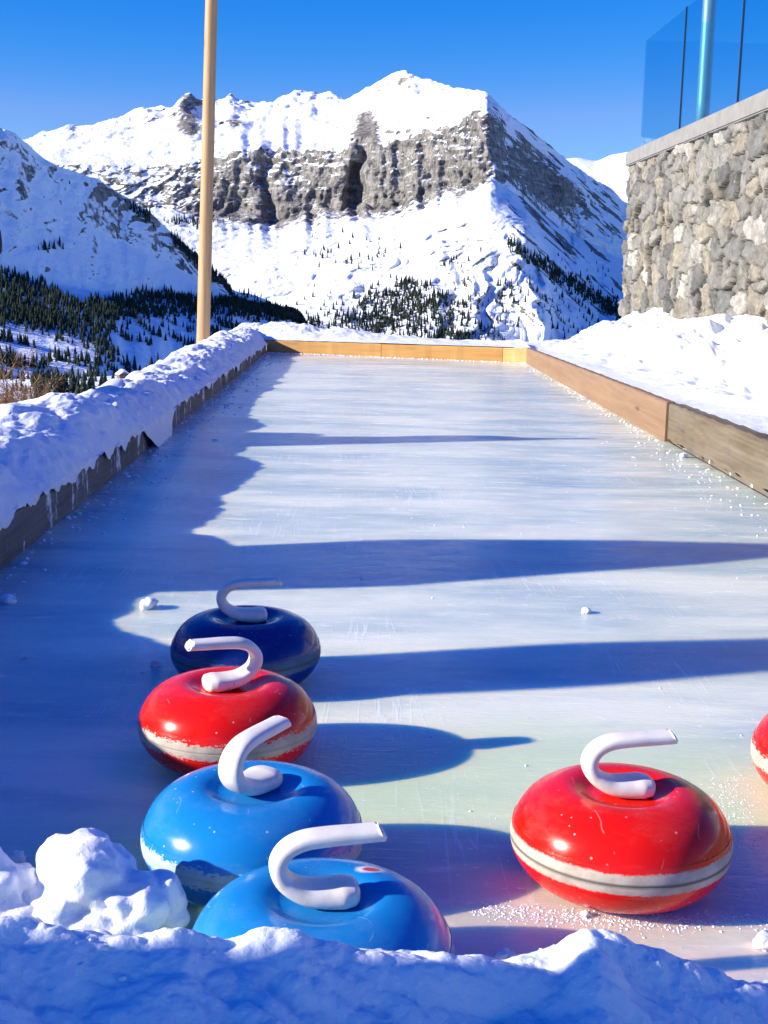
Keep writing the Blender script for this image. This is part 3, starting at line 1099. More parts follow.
# section: lip -> over the board edge -> crest -> outer foot
sa, sb, sc_ = 0.18, 0.60, 1.0
e1x, e1z = LX + 0.012, bt + 0.012
X = np.where(s < sa, lip_x + (e1x - lip_x) * (s / sa),
             np.where(s < sb, e1x + (crest_x - e1x) * ((s - sa) / (sb - sa)), crest_x + (-2.0 - crest_x) * ((s - sb) / (1 - sb))))
q = np.clip((s - sa) / (sb - sa), 0, 1)
q2 = np.clip((s - sb) / (1 - sb), 0, 1)
Z = np.where(s < sa, lip_z + (e1z - lip_z) * (s / sa) ** 0.8, e1z + (crest_z - e1z) * (1 - (1 - q) ** 2.8))
Z = Z - (crest_z + 1.0) * (1 - np.cos(np.clip(q2, 0, 1) * math.pi / 2)) * 1.0
Yg = yy + 0 * s
lump = 0.055 * billow(X * 2.6, Yg * 1.9, Z * 3, 2) + 0.022 * billow(X * 7.0, Yg * 5.0, Z * 6 + 4, 3) + 0.005 * fbm(X * 30, Yg * 26, Z * 30, 3)
ramp_ = sstep(0.10, 0.40, s)
Z = Z + lump * (0.15 + 0.85 * ramp_)
X = X + 0.010 * fbm(X * 18, Yg * 16, Z * 18 + 2, 3) * sstep(0.02, 0.2, s) * 0.8
X = np.where(s < 0.16, np.maximum(X, LX + 0.009), X)
# round the far end down
snow_bank('snow_bank', np.stack([X, Yg, Z], -1)[:, ::-1], 'long lumpy white snow bank piled along the left boards')

# far bank
nu_, nv_ = 300, 70
u = np.linspace(-0.10, 1.012, nu_)[None]
v = np.linspace(0, 1, nv_)[:, None]
ex, ey = RX - LX, FR[1] - FL[1]
px0 = LX + ex * u
py0 = FL[1] + ey * u + TH
tz = 0.115 + 0.018 * u
cz = table([(-0.1, 0.20), (0.0, 0.25), (0.08, 0.265), (0.2, 0.225), (0.35, 0.19), (0.5, 0.165), (0.75, 0.145), (0.9, 0.14), (1.0, 0.16), (1.12, 0.22)], u)
X = px0 + 0 * v
Y = py0 - 0.03 + 2.7 * v ** 1.4 + 0.02 * fbm(px0 * 6, 1.0, 2.0, 2)
Z = np.where(v < 0.45, tz + 0.004 + (cz - tz) * sstep(0.0, 0.42, v), cz - 0.75 * ((np.maximum(v, 0.45) - 0.45) / 0.55) ** 1.6)
lump = 0.06 * billow(X * 2.2, Y * 1.8, 1.0, 3) + 0.025 * billow(X * 7, Y * 6, 3.0, 3)
Z = Z + lump * (0.12 + 0.88 * sstep(0.08, 0.35, v)) * (0.35 + 0.65 * sstep(0.5, 0.1, u))
snow_bank('snow_bank', np.stack([X, Y, Z], -1), 'low white snow bank behind the orange far boards')

# right bank up to the wall
nx_, ny_ = 170, 560
WX = 3.0
v = np.linspace(0, 1, ny_)[:, None]
Y = 0.85 + 14.6 * v
Y = Y + 0 * np.linspace(0, 1, nx_)[None]
u = np.linspace(0, 1, nx_)[None]
bx = np.where(Y < JY, RX + 0.066, RX + 0.036)
X = bx + (WX + 0.10 - bx) * u + 0 * Y
bz = np.interp(Y[:, :1], [0.3, JY, FR[1], 12.8], [0.258, 0.190, 0.135, 0.13])
top = np.interp(Y[:, :1], [0.8, 7.0, 9.5, 10.7, 12.2, 13.4, 14.6, 15.4], [0.52, 0.48, 0.47, 0.50, 0.46, 0.42, 0.36, 0.2])
dipl = 0.035 * np.sin(np.clip(u / 0.5, 0, 1) * math.pi)
Z = bz - 0.012 - dipl * 0.3 + (top - bz) * sstep(0.06, 0.98, u) ** 1.15
lump = 0.16 * billow(X * 1.5, Y * 1.2, 5.0, 3) + 0.038 * billow(X * 4.0, Y * 3.2, 8.0, 4) + 0.006 * fbm(X * 24, Y * 24, 1.0, 3)
Z = Z + lump * (0.10 + 0.90 * sstep(0.10, 0.5, u))
fall = sstep(13.4, 15.4, Y) * sstep(0.8, 0.2, u)
Z = Z - 0.5 * fall
snow_bank('snow_bank', np.stack([X, Y, Z], -1), 'bright white snow heaped between the right boards and the stone wall')

# snow lumps on the right bank
def lump_mesh(seed, r, n=3, sub=4, amp=0.28, squash=0.8, spread=0.7):
    """Clumped snow: a few overlapping noisy balls fused into one skin."""
    rg = random.Random(seed)
    bm = bmesh.new()
    for i in range(n):
        rr_ = r * (1 if i == 0 else rg.uniform(0.4, 0.75))
        cc = Vector((0, 0, 0)) if i == 0 else Vector((rg.uniform(-1, 1), rg.uniform(-1, 1), rg.uniform(-.35, .4))) * r * spread
        res = bmesh.ops.create_icosphere(bm, subdivisions=sub, radius=rr_)
        co = np.array([v.co for v in res['verts']])
        nn = co / np.linalg.norm(co, axis=1)[:, None]
        dsp = 1 + amp * fbm(nn[:, 0] * 1.3 + seed, nn[:, 1] * 1.3 + i * 7, nn[:, 2] * 1.3, 4, 0.5)
        for v, f_, m_ in zip(res['verts'], dsp, nn):
            v.co = Vector(m_) * (rr_ * float(f_))
            v.co.z *= squash
            v.co += cc
    return bm_mesh(bm)


# ================================================================== WALL
def rubble(nY, nZ, Ls, Hs, size=(0.33, 0.175), seed=2):
    """Height and colour of a rubble face over a Ls x Hs sheet."""
    rg = np.random.default_rng(seed)
    Yc, Zc = np.meshgrid(np.linspace(0, Ls, nY), np.linspace(0, Hs, nZ))
    gy, gz = int(Ls / size[0]) + 3, int(Hs / size[1]) + 3
    sy, sz = np.meshgrid(np.arange(gy) - 1, np.arange(gz) - 1)
    cy = (sy + 0.5 + rg.uniform(-.48, .48, sy.shape) + 0.5 * (sz % 2)).ravel() * size[0]
    cz_ = (sz + 0.5 + rg.uniform(-.42, .42, sy.shape)).ravel() * size[1]
    wy = Yc + 0.030 * fbm(Yc * 5, Zc * 9, 1.0, 4, 0.6)
    wz = Zc + 0.022 * fbm(Yc * 5, Zc * 9, 7.0, 4, 0.6)
    d1 = np.full(Yc.shape, 9.0)
    d2 = np.full(Yc.shape, 9.0)
    id1 = np.zeros(Yc.shape, int)
    wgt = rg.uniform(0.75, 1.35, len(cy))
    asp = rg.uniform(0.6, 1.5, len(cy))
    for i in range(len(cy)):
        dd = wgt[i] * np.hypot((wy - cy[i]) * asp[i] ** 0.5 / size[0], (wz - cz_[i]) / asp[i] ** 0.5 / size[1])
        m = dd < d1
        d2 = np.where(m, d1, np.minimum(d2, dd))
        id1 = np.where(m, i, id1)
        d1 = np.where(m, dd, d1)
    edge = d2 - d1
    st = sstep(0.02, 0.09, edge)
    ty, tz_ = rg.normal(0, .10, len(cy)), rg.normal(0, .10, len(cy))
    h = st * (0.036 + rg.uniform(-.016, .022, len(cy))[id1] + ty[id1] * (wy - cy[id1]) + tz_[id1] * (wz - cz_[id1]))
    h = h + st * (0.020 * ridged(Yc * 3.5, Zc * 7, id1 * 0.37, 5, 0.6)) + 0.004 * fbm(Yc * 40, Zc * 40, 3.0, 3)
    pal = 0.52 * np.array([(0.34, 0.325, 0.295), (0.43, 0.41, 0.37), (0.26, 0.255, 0.245), (0.45, 0.405, 0.32), (0.37, 0.36, 0.34), (0.60, 0.58, 0.54), (0.20, 0.197, 0.19), (0.39, 0.35, 0.285)])
    colr = pal[rg.integers(0, len(pal), len(cy))][id1]
    colr = colr * (1 + 0.35 * fbm(Yc * 5, Zc * 5, id1 * 0.7, 4, 0.6))[..., None]
    colr = np.where((st < 0.6)[..., None], np.array([0.045, 0.042, 0.036]), colr)
    return Yc, Zc, h, np.clip(colr, 0.03, 0.8)


k = NT('rubble_stone')
ca = k.attr('stone').outputs['Color']
c = k.coord()
nn = k.noise(c, 22, 6, 0.65)
n3 = k.noise(c, 6, 4, 0.6)
cc = k.mix(1.0, ca, k.ramp(nn, [(0.3, (0.62, 0.6, 0.57)), (0.7, (1.2, 1.18, 1.15))]), 'MULTIPLY')
lich = k.ramp(k.noise(c, 11, 5, 0.7), [(0.62, 0.0), (0.70, 1.0)])
cc = k.mix(k.math('MULTIPLY', lich, 0.5), cc, (0.34, 0.33, 0.31))
k.set(Base_Color=cc, Roughness=0.85, Normal=k.bump(nn, 0.7, 0.012))
M_STONE = k.m

k = NT('coping_concrete')
c = k.coord()
nn = k.noise(c, 9, 6, 0.6)
k.set(Base_Color=k.ramp(nn, [(0.3, (0.175, 0.165, 0.152)), (0.7, (0.235, 0.225, 0.21))]), Roughness=0.8, Normal=k.bump(k.noise(c, 60, 4), 0.3, 0.004))
M_CONC = k.m

wall_end = 15.38
wall_start = 5.0
WT = 0.45
wl = empty('stone_wall', (WX, wall_end, 0))
tag(wl, 'rough rubble stone retaining wall on the right with a concrete coping', 'wall')
WH = 2.03
ST = 0.05
Ls = wall_end - wall_start
Yc, Zc, hh, colr = rubble(760, 190, Ls, WH + 0.15, seed=2)
P = np.stack([-hh + 0.045, -Yc, Zc - 0.15], -1)
r_ = sstep(0, 0.05, Yc)
P[..., 0] = P[..., 0] * 1.0
link('stone_face', grid_mesh(P[:, ::-1], {'stone': colr[:, ::-1]}), M_STONE, wl)
Yc, Zc, hh, colr = rubble(60, 190, WT, WH + 0.15, seed=8)
P = np.stack([Yc + 0.02, hh - 0.05, Zc - 0.15], -1)
link('stone_face', grid_mesh(P[:, ::-1], {'stone': colr[:, ::-1]}), M_STONE, wl)
bm = bmesh.new()
add_box(bm, (0.27, -Ls / 2 - 0.03, 0.9), (0.40, Ls - 0.1, 2.1))
link('wall_core', bm_mesh(bm), M_CONC, wl, smooth=False)
bm = bmesh.new()
add_box(bm, (0.215, -Ls / 2 + 0.02, WH + 0.078), (WT + 0.05, Ls + 0.06, 0.155), bevel=0.012)
link('coping', bm_mesh(bm), M_CONC, wl, smooth=False)
# terrace behind the wall
bm = bmesh.new()
add_box(bm, (WX + 3.0, (wall_end + wall_start) / 2, 1.0), (5.08, Ls - 0.1, 2.06))
o = link('terrace', bm_mesh(bm), M_SNOW, smooth=False)
tag(o, 'raised snowy terrace behind the stone wall', kind='structure')

# glass balustrade
k = NT('tinted_glass')
k.t.nodes.remove(k.b)
out = k.t.nodes['Material Output']
tr = k.n('ShaderNodeBsdfTransparent')
tr.inputs[0].default_value = (0.70, 0.92, 0.97, 1)
gl = k.n('ShaderNodeBsdfGlossy')
gl.inputs['Roughness'].default_value = 0.02
fz = k.n('ShaderNodeLayerWeight')
fz.inputs['Blend'].default_value = 0.5
fzp = k.math('MULTIPLY', k.math('POWER', fz.outputs['Facing'], 4.0), 0.30)
mx = k.n('ShaderNodeMixShader')
k.l(fzp, mx.inputs[0])
k.l(tr.outputs[0], mx.inputs[1])
k.l(gl.outputs[0], mx.inputs[2])
k.l(mx.outputs[0], out.inputs[0])
M_GLASS = k.m
M_GLASS2 = M_GLASS.copy()
M_GLASS2.name = 'clear_glass'
[n for n in M_GLASS2.node_tree.nodes if n.type == 'BSDF_TRANSPARENT'][0].inputs[0].default_value = (0.86, 0.94, 0.985, 1)
k = NT('pane_edge_rubber')
k.set(Base_Color=(0.02, 0.03, 0.06), Roughness=0.5)
M_SEAL = k.m
k = NT('brushed_steel')
k.set(Base_Color=(0.30, 0.33, 0.38), Metallic=0.5, Roughness=0.4)
M_STEEL = k.m

GZ0 = WH + 0.157
GZ1 = GZ0 + 1.22
gb = empty('glass_balustrade', (WX + 0.11, wall_end - 0.06, GZ0))
tag(gb, 'frameless blue tinted glass balustrade standing on the wall coping', 'balustrade')
jy = [0.0]
for pxj, pyj in ((680, 120), (738, 95)):
    jy.append((wall_end - 0.06) - at_x(pxj, pyj, WX + 0.11)[1])
step = jy[2] - jy[1]
while jy[-1] < Ls - 0.4:
    jy.append(jy[-1] + step)
for a, b in zip(jy[:-1], jy[1:]):
    bm = bmesh.new()
    add_box(bm, (0, -(a + b) / 2, (GZ1 - GZ0) / 2), (0.014, b - a - 0.016, GZ1 - GZ0))
    pn = link('glass_pane', bm_mesh(bm), M_GLASS, gb, smooth=False)
for y in jy[1:]:
    bm = bmesh.new()
    add_box(bm, (0, -y, (GZ1 - GZ0) / 2), (0.018, 0.013, GZ1 - GZ0 - 0.004))
    link('seal', bm_mesh(bm), M_SEAL, gb, smooth=False)
xx0 = 0.012
for i in range(3):
    bm = bmesh.new()
    add_box(bm, (xx0 + 0.75 + i * 1.52, 0.0, (GZ1 - GZ0) / 2), (1.50, 0.014, GZ1 - GZ0))
    link('glass_pane', bm_mesh(bm), M_GLASS2, gb, smooth=False)

pp = at_x(703, 108, WX + 0.40)
mp_ = empty('metal_pole', (pp[0], pp[1], 2.03))
tag(mp_, 'round pale metal pole rising behind the glass balustrade', 'pole')
link('shaft', tube([(0, 0, z) for z in np.linspace(0, 3.6, 8)], [0.068] * 8, 20), M_STEEL, mp_)
link('base_plate', lathe([(0, 0.0), (0.13, 0.0), (0.13, 0.012), (0.07, 0.02), (0, 0.02)], 24), M_STEEL, mp_)

# ================================================================== WOODEN POLE
pb_ = at_y(203, 346, 15.0)
pt_ = at_y(211.5, 0, 15.0)
dirp = (pt_ - pb_) / np.linalg.norm(pt_ - pb_)
b0 = pb_ - dirp * 0.5
pts = [b0 + dirp * tt for tt in np.linspace(0, 6.2, 15)]
pole = tube([(Vector(p) - Vector(b0)) for p in pts], [0.078 - 0.0012 * i + 0.001 * math.sin(i * 2.3) for i in range(15)], 18)
o = link('wooden_pole', pole, M_POLE)
o.location = b0
tag(o, 'tall peeled round wooden pole rising behind the left snow bank', 'pole')

# ================================================================== CURLING STONES
SPROF = [(0.0, 0.1075), (0.030, 0.1070), (0.044, 0.1080), (0.054, 0.1115), (0.064, 0.1148), (0.076, 0.1158), (0.092, 0.1135), (0.108, 0.1075), (0.122, 0.0985), (0.133, 0.0860), (0.1405, 0.0710), (0.1430, 0.0575),
         (0.1410, 0.0440), (0.1345, 0.0300), (0.124, 0.0180), (0.110, 0.0085), (0.095, 0.0030), (0.080, 0.0004), (0.070, 0.0), (0.06, 0.002), (0.0, 0.004)]
sp = catmull([(a, b * 1.13, 0) for a, b in SPROF], 5)[:, :2]
sp[:, 0] = np.clip(sp[:, 0], 0, None)
BZ0, BZ1 = 0.0440, 0.0830                     # the pale striking band
body_top = [tuple(p) for p in sp if p[1] > BZ1 - 0.001]
bandp = [(r, z) for r, z in sp if BZ0 - 0.002 <= z <= BZ1 + 0.002 and r > 0.12]
bandp = [(r + 0.0006, z) for r, z in bandp]
i_mid = min(range(len(bandp)), key=lambda i: abs(bandp[i][1] - 0.062))
zz = bandp[i_mid][1]
rm = bandp[i_mid][0]
fine = [p for p in bandp if abs(p[1] - zz) > 0.0022]
fine += [(rm, zz + 0.0013), (rm - 0.0004, zz + 0.0004), (rm - 0.0004, zz - 0.0004), (rm, zz - 0.0013)]
fine.sort(key=lambda p: -p[1])
body_me = lathe([tuple(p) for p in sp], 128)
band_me = lathe(fine, 192)


def paint_mat(name, colr, chips=None, dark=None, wear=0.5):
    k = NT(name)
    c0 = k.coord()
    oi = k.n('ShaderNodeObjectInfo')
    va = k.n('ShaderNodeVectorMath')
    va.operation = 'ADD'
    vs_ = k.n('ShaderNodeVectorMath')
    vs_.operation = 'SCALE'
    vs_.inputs[0].default_value = (1, 1, 1)
    k.l(k.math('MULTIPLY', oi.outputs['Random'], 7.0), vs_.inputs['Scale'])
    k.l(c0, va.inputs[0])
    k.l(vs_.outputs[0], va.inputs[1])
    c = va.outputs[0]
    n1 = k.noise(c, 24, 5, 0.7)
    n2 = k.noise(k.coord((1.0, 1.0, 0.35)), 130, 3, 0.6)
    blot = k.noise(c, 9, 4, 0.6)
    col = k.mix(k.math('MULTIPLY', k.ramp(blot, [(0.35, 0.0), (0.7, 1.0)]), 0.25), colr, tuple(x * 0.6 for x in colr))
    # hair scratches and tiny chips through the gloss
    sv = k.n('ShaderNodeTexVoronoi')
    k.l(c, sv.inputs['Vector'])
    sv.inputs['Scale'].default_value = 62
    chip = k.math('MULTIPLY', k.ramp(sv.outputs['Distance'], [(0.07, 1.0), (0.12, 0.0)]), k.ramp(k.noise(c, 17, 2), [(0.50, 0.0), (0.56, 1.0)]))
    col = k.mix(k.math('MULTIPLY', chip, wear), col, (0.75, 0.68, 0.62))
    wv = k.n('ShaderNodeTexWave')
    wv.inputs['Scale'].default_value = 5
    wv.inputs['Distortion'].default_value = 9
    wv.inputs['Detail'].default_value = 3
    k.l(c, wv.inputs['Vector'])
    scr = k.math('MULTIPLY', k.ramp(wv.outputs['Fac'], [(0.0, 1.0), (0.004, 0.0)]), k.ramp(k.noise(c, 26, 2), [(0.60, 0.0), (0.64, 1.0)]))
    col = k.mix(k.math('MULTIPLY', scr, wear * 0.3), col, (0.8, 0.75, 0.7))
    for (cx, cy, cz, rr_, cc) in chips or ():
        vd = k.n('ShaderNodeVectorMath')
        vd.operation = 'DISTANCE'
        mm = k.n('ShaderNodeMapping')
        mm.inputs['Scale'].default_value = (1, 2.0, 1)
        k.l(c0, mm.inputs[0])
        k.l(mm.outputs[0], vd.inputs[0])
        vd.inputs[1].default_value = (cx, cy * 2.0, cz)
        dd = k.math('ADD', vd.outputs['Value'], k.math('MULTIPLY', k.math('SUBTRACT', n1, 0.5), 0.02))
        col = k.mix(k.ramp(dd, [(rr_, 1.0), (rr_ + 0.001, 0.0)]), col, cc)
    scuff = k.ramp(k.noise(k.coord((1, 1, 2.5)), 11, 6, 0.7), [(0.50, 0.0), (0.66, 1.0)])
    col = k.mix(k.math('MULTIPLY', scuff, 0.045), col, (0.50, 0.42, 0.38))
    rough = k.math('ADD', k.ramp(n1, [(0.3, 0.15), (0.75, 0.28)]), k.math('MULTIPLY', scuff, 0.12))
    k.set(Base_Color=col, Roughness=rough, Normal=k.bump(k.noise(c, 60, 3), 0.04, 0.002))
    k.b.inputs['Specular IOR Level'].default_value = 0.24
    k.b.inputs['Coat Weight'].default_value = 0.18
    k.b.inputs['Coat Roughness'].default_value = 0.06
    return k.m


def band_mat(name, paint, pale, wear, seam=0.9, half=0.6):
    k = NT(name)
    c = k.coord()
    sep = k.n('ShaderNodeSeparateXYZ')
    k.l(c, sep.inputs[0])
    dz = k.math('ABSOLUTE', k.math('SUBTRACT', sep.outputs['Z'], (BZ0 + BZ1) / 2))
    t = k.math('DIVIDE', dz, (BZ1 - BZ0) / 2)
    n1 = k.noise(k.coord((1, 1, 1.6)), 30, 7, 0.8)
    n2 = k.noise(k.coord((1, 1, 2.0)), 160, 3, 0.7)
    f = k.math('ADD', t, k.math('MULTIPLY', k.math('SUBTRACT', n1, 0.5), wear))
    f = k.math('ADD', f, k.math('MULTIPLY', k.math('SUBTRACT', n2, 0.5), wear * 0.8))
    m = k.ramp(f, [(half, 0.0), (half + 0.16, 1.0)])
    dirt = k.ramp(k.noise(c, 30, 4, 0.6), [(0.42, 0.0), (0.72, 1.0)])
    st = k.mix(k.math('MULTIPLY', dirt, 0.75), pale, tuple(x * 0.55 for x in pale))
    g = k.ramp(k.math('ABSOLUTE', k.math('SUBTRACT', sep.outputs['Z'], zz)), [(0.0006, 1.0), (0.0011, 0.0)])
    col = k.mix(m, st, paint)
    col = k.mix(k.math('MULTIPLY', g, seam), col, (0.04, 0.035, 0.03))
    ro = k.mix(m, (0.6, 0.6, 0.6), (0.22, 0.22, 0.22))
    k.set(Base_Color=col, Roughness=ro, Normal=k.bump(n2, 0.2, 0.002))
    return k.m


RED = (0.74, 0.008, 0.002)
BLUE = (0.008, 0.195, 0.52)
BLUE_SHADED = (0.005, 0.022, 0.18)  # same blue paint as the other stones, darkened to stand in for shade
M_RED = paint_mat('red_gloss_paint', RED)
M_BLUE = paint_mat('blue_gloss_paint', BLUE)
M_BLUE_F = paint_mat('blue_gloss_paint_chipped', BLUE, [(0.052, 0.062, 0.127, 0.015, (0.75, 0.72, 0.70)), (0.054, 0.061, 0.127, 0.009, (0.6, 0.03, 0.03))])
M_BLUE_SHADED = paint_mat('shade_darkened_blue_paint', BLUE_SHADED, wear=0.3)
PALE = (0.52, 0.45, 0.37)
M_BRED = band_mat('pale_band_red_edge', RED, PALE, 0.42)
M_BREDW = band_mat('worn_band_red_edge', RED, PALE, 1.7, 0.2, 0.55)
M_BBLUE = band_mat('worn_band_blue_edge', BLUE, (0.40, 0.53, 0.54), 1.7, 0.15, 0.52)
M_BBLUE_SHADED = band_mat('worn_band_shaded_blue_edge', BLUE_SHADED, (0.03, 0.12, 0.22), 0.6)

k = NT('white_handle_plastic')
c = k.coord()
nn = k.noise(c, 40, 5, 0.6)
col = k.mix(k.ramp(nn, [(0.4, 0.0), (0.75, 1.0)]), (0.78, 0.74, 0.68), (0.66, 0.60, 0.52))
sv = k.n('ShaderNodeTexVoronoi')
k.l(k.coord((1, 1, 1)), sv.inputs['Vector'])
sv.inputs['Scale'].default_value = 60
chip = k.math('MULTIPLY', k.ramp(sv.outputs['Distance'], [(0.08, 1.0), (0.14, 0.0)]), k.ramp(k.noise(c, 30, 2), [(0.60, 0.0), (0.63, 1.0)]))
col = k.mix(k.math('MULTIPLY', chip, 0.7), col, (0.25, 0.2, 0.17))
k.set(Base_Color=col, Roughness=0.38, Normal=k.bump(nn, 0.12, 0.002))
k.b.inputs['Subsurface Weight'].default_value = 0.1
k.b.inputs['Subsurface Scale'].default_value = 0.004
M_HANDLE = k.m


def handle_mesh():
    path = catmull([(0.040, 0, 0.0125), (0.026, 0, 0.013), (0.004, 0, 0.013), (-0.020, 0, 0.017), (-0.040, 0, 0.030), (-0.047, 0, 0.048), (-0.039, 0, 0.064), (-0.021, 0, 0.0735), (0.006, 0, 0.0765), (0.036, 0, 0.0775), (0.066, 0, 0.0785)], 6)
    n = len(path)
    rd = []
    for i in range(n):
        t = i / (n - 1)
        wide = float(np.interp(t, [0, 0.05, 0.12, 0.25, 0.4, 0.6, 0.8, 1.0], [0.013, 0.0225, 0.0270, 0.024, 0.0180, 0.0160, 0.0155, 0.0145]))
        thick = float(np.interp(t, [0, 0.05, 0.12, 0.25, 0.4, 0.6, 0.8, 1.0], [0.0080, 0.0120, 0.0132, 0.0118, 0.0100, 0.0088, 0.0086, 0.0080]))
        rd.append((wide, thick))
    bm = bmesh.new()
    N = 22
    rings = []
    for i in range(n):
        tv = Vector(path[min(i + 1, n - 1)] - path[max(i - 1, 0)]).normalized()
        sd = Vector((0, 1, 0))
        up = tv.cross(sd)
        w, h_ = rd[i]
        ring = []
        for q in range(N):
            a = 2 * math.pi * q / N
            ca, sa_ = math.cos(a), math.sin(a)
            e = 0.72                                                   # squarish oval
            x_ = math.copysign(abs(ca) ** e, ca) * w
            y_ = math.copysign(abs(sa_) ** e, sa_) * h_
            p = Vector(path[i]) + sd * x_ + up * y_
            if i > n - 4:                                              # slanted cut at the grip end
                p.x += -0.5 * (p.z - 0.0785) * (i - (n - 4)) / 3
            ring.append(bm.verts.new(p))
        rings.append(ring)
    for A_, B_ in zip(rings[:-1], rings[1:]):
        for q in range(N):
            bm.faces.new((A_[q], A_[(q + 1) % N], B_[(q + 1) % N], B_[q]))
    f0 = bm.faces.new(rings[0][::-1])
    f1 = bm.faces.new(rings[-1])
    bmesh.ops.recalc_face_normals(bm, faces=bm.faces)
    es = list(f1.edges) + list(f0.edges)
    bmesh.ops.bevel(bm, geom=es, offset=0.0028, segments=3, affect='EDGES')
    return bm_mesh(bm)


HANDLE = handle_mesh()
HANDLE.materials.append(M_HANDLE)
HANDLE.shade_smooth()


def stone(px, py, mb, mband, hrot, label, tiltx=0.0):
    p = at_z(px, py, 0.064)
    t = empty('curling_stone', (p[0], p[1], 0.001))
    tag(t, label, 'curling stone', 'curling stones on the ice')
    b = link('stone_body', body_me.copy(), mb, t)
    r = link('striking_band', band_me.copy(), mband, t)
    hdl = bpy.data.objects.new('handle', HANDLE)
    COL.objects.link(hdl)
    hdl.parent = t
    hdl.location = (0, 0, 0.1195)
    hdl.rotation_euler = (0, 0, hrot)
    b.rotation_euler = r.rotation_euler = (0, 0, 0)
    return t


stone(620, 836, M_RED, M_BRED, rad(8), 'glossy red curling stone standing alone on the right with a wide pale band')
stone(321, 953, M_BLUE_F, M_BBLUE, rad(10), 'bright blue curling stone nearest the camera, half behind the foreground snow')
stone(253, 834, M_BLUE, M_BBLUE, rad(58), 'light blue curling stone between the red stone and the nearest blue stone')
stone(228, 722, M_RED, M_BREDW, rad(203), 'red curling stone in the left row with its handle turned left')
stone(246, 650, M_BLUE_SHADED, M_BBLUE_SHADED, rad(8), 'blue curling stone at the back of the left row, shade darkened into its paint')
stone(847, 757, M_RED, M_BREDW, rad(60), 'red curling stone cut off by the right edge of the photo')

# ================================================================== FOREGROUND SNOW
nx_, ny_ = 900, 340
X = np.linspace(-0.9, 0.95, nx_)[None] + np.zeros((ny_, 1))
v = np.linspace(0, 1, ny_)[:, None]
sil = [(-300, 905), (0, 915), (100, 930), (180, 928), (235, 934), (300, 931), (360, 945), (452, 958), (490, 961), (530, 957), (560, 950), (577, 938), (592, 931), (608, 936), (640, 952), (690, 968), (768, 984), (1100, 1010)]
CY = 1.075
cols = np.linspace(-300, 1100, 300)
SK = 0.21                                     # the mound runs a little askew, along the low sun
cpts = np.array([EYE + ray(cx, table(sil, cx)) * (CY / (ray(cx, table(sil, cx))[1] - SK * ray(cx, table(sil, cx))[0])) for cx in cols])
crest = np.interp(X[0], cpts[:, 0], cpts[:, 2])[None]
yfront = CY + 0.075 + 0.03 * fbm(X[:1] * 7, 0.5, 3.0, 3)
Y = 0.45 + (yfront - 0.45) * v ** 0.55
w_ = (yfront - Y) / (yfront - CY)
Z = np.where(Y > CY, crest * np.sqrt(np.clip(1 - (1 - np.clip(w_, 0, 1)) ** 1.7, 0, 1)), crest - 0.05 * sstep(CY, CY - 0.12, Y) - 0.05 * sstep(CY - 0.12, CY - 0.5, Y))
inn = sstep(0.0, 0.5, w_)
Ys = Y
Y = Y + SK * X
Z = Z + inn * (0.030 * billow(X * 5, Y * 9, 2.0, 3) + 0.0035 * fbm(X * 24, Y * 28, 4.0, 5, 0.6) + 0.0012 * billow(X * 60, Y * 60, 1.0, 3))
Z = np.where(w_ < 0.02, -0.01, Z)
o = link('snow_mound', grid_mesh(np.stack([X, Y, Z], -1)), M_SNOWF)
tag(o, 'shaded blue violet snow mound across the bottom foreground', 'snow mound')
MOUND = np.stack([X, Y, Z], -1)


def snow_lump(px, py, Yd, r, seed, label, n=4, amp=0.3, squash=0.85, name='snow_chunk', spread=0.8, rz=0.0, group=None, z=None, remesh=True, sub=4, mat=None):
    p = at_y(px, py, Yd)
    if z is not None:
        p = at_z(px, py, z)
    o = link(name, lump_mesh(seed, r, n, sub, amp, squash, spread), mat or M_SNOWF)
    o.location = p
    o.rotation_euler = (0, 0, rz)
    if remesh:
        m = o.modifiers.new('fuse', 'REMESH')
        m.mode = 'VOXEL'
        m.voxel_size = r / 16
        m.use_smooth_shade = True
        s_ = o.modifiers.new('soften', 'SMOOTH')
        s_.factor = 0.5
        s_.iterations = 6
    tag(o, label, 'snow chunk', group)
    return o


# the big clump at lower left: one mesh of fused balls
def clump(parts, Yd, label, seed):
    bm = bmesh.new()
    org = at_y(parts[0][0], parts[0][1], Yd)
    for i, (px, py, rp, dy, sq) in enumerate(parts):
        c_ = at_y(px, py, Yd + dy)
        rr_ = rp / F_PX * np.linalg.norm(c_ - EYE)
        res = bmesh.ops.create_icosphere(bm, subdivisions=5, radius=1)
        co = np.array([v_.co for v_ in res['verts']])
        dsp = 1 + 0.22 * fbm(co[:, 0] * 1.2 + seed + i * 3, co[:, 1] * 1.2, co[:, 2] * 1.2, 5, 0.55)
        for v_, f_, m_ in zip(res['verts'], dsp, co):
            w = Vector(m_) * (rr_ * float(f_))
            w.z *= sq
            v_.co = w + Vector(c_ - org)
    o = link('snow_chunk', bm_mesh(bm), M_SNOWF)
    o.location = org
    m = o.modifiers.new('fuse', 'REMESH')
    m.mode = 'VOXEL'
    m.voxel_size = 0.0032
    m.use_smooth_shade = True
    s_ = o.modifiers.new('soften', 'SMOOTH')
    s_.factor = 0.5
    s_.iterations = 4
    tag(o, label, 'snow chunk', 'lumps of snow')
    return o


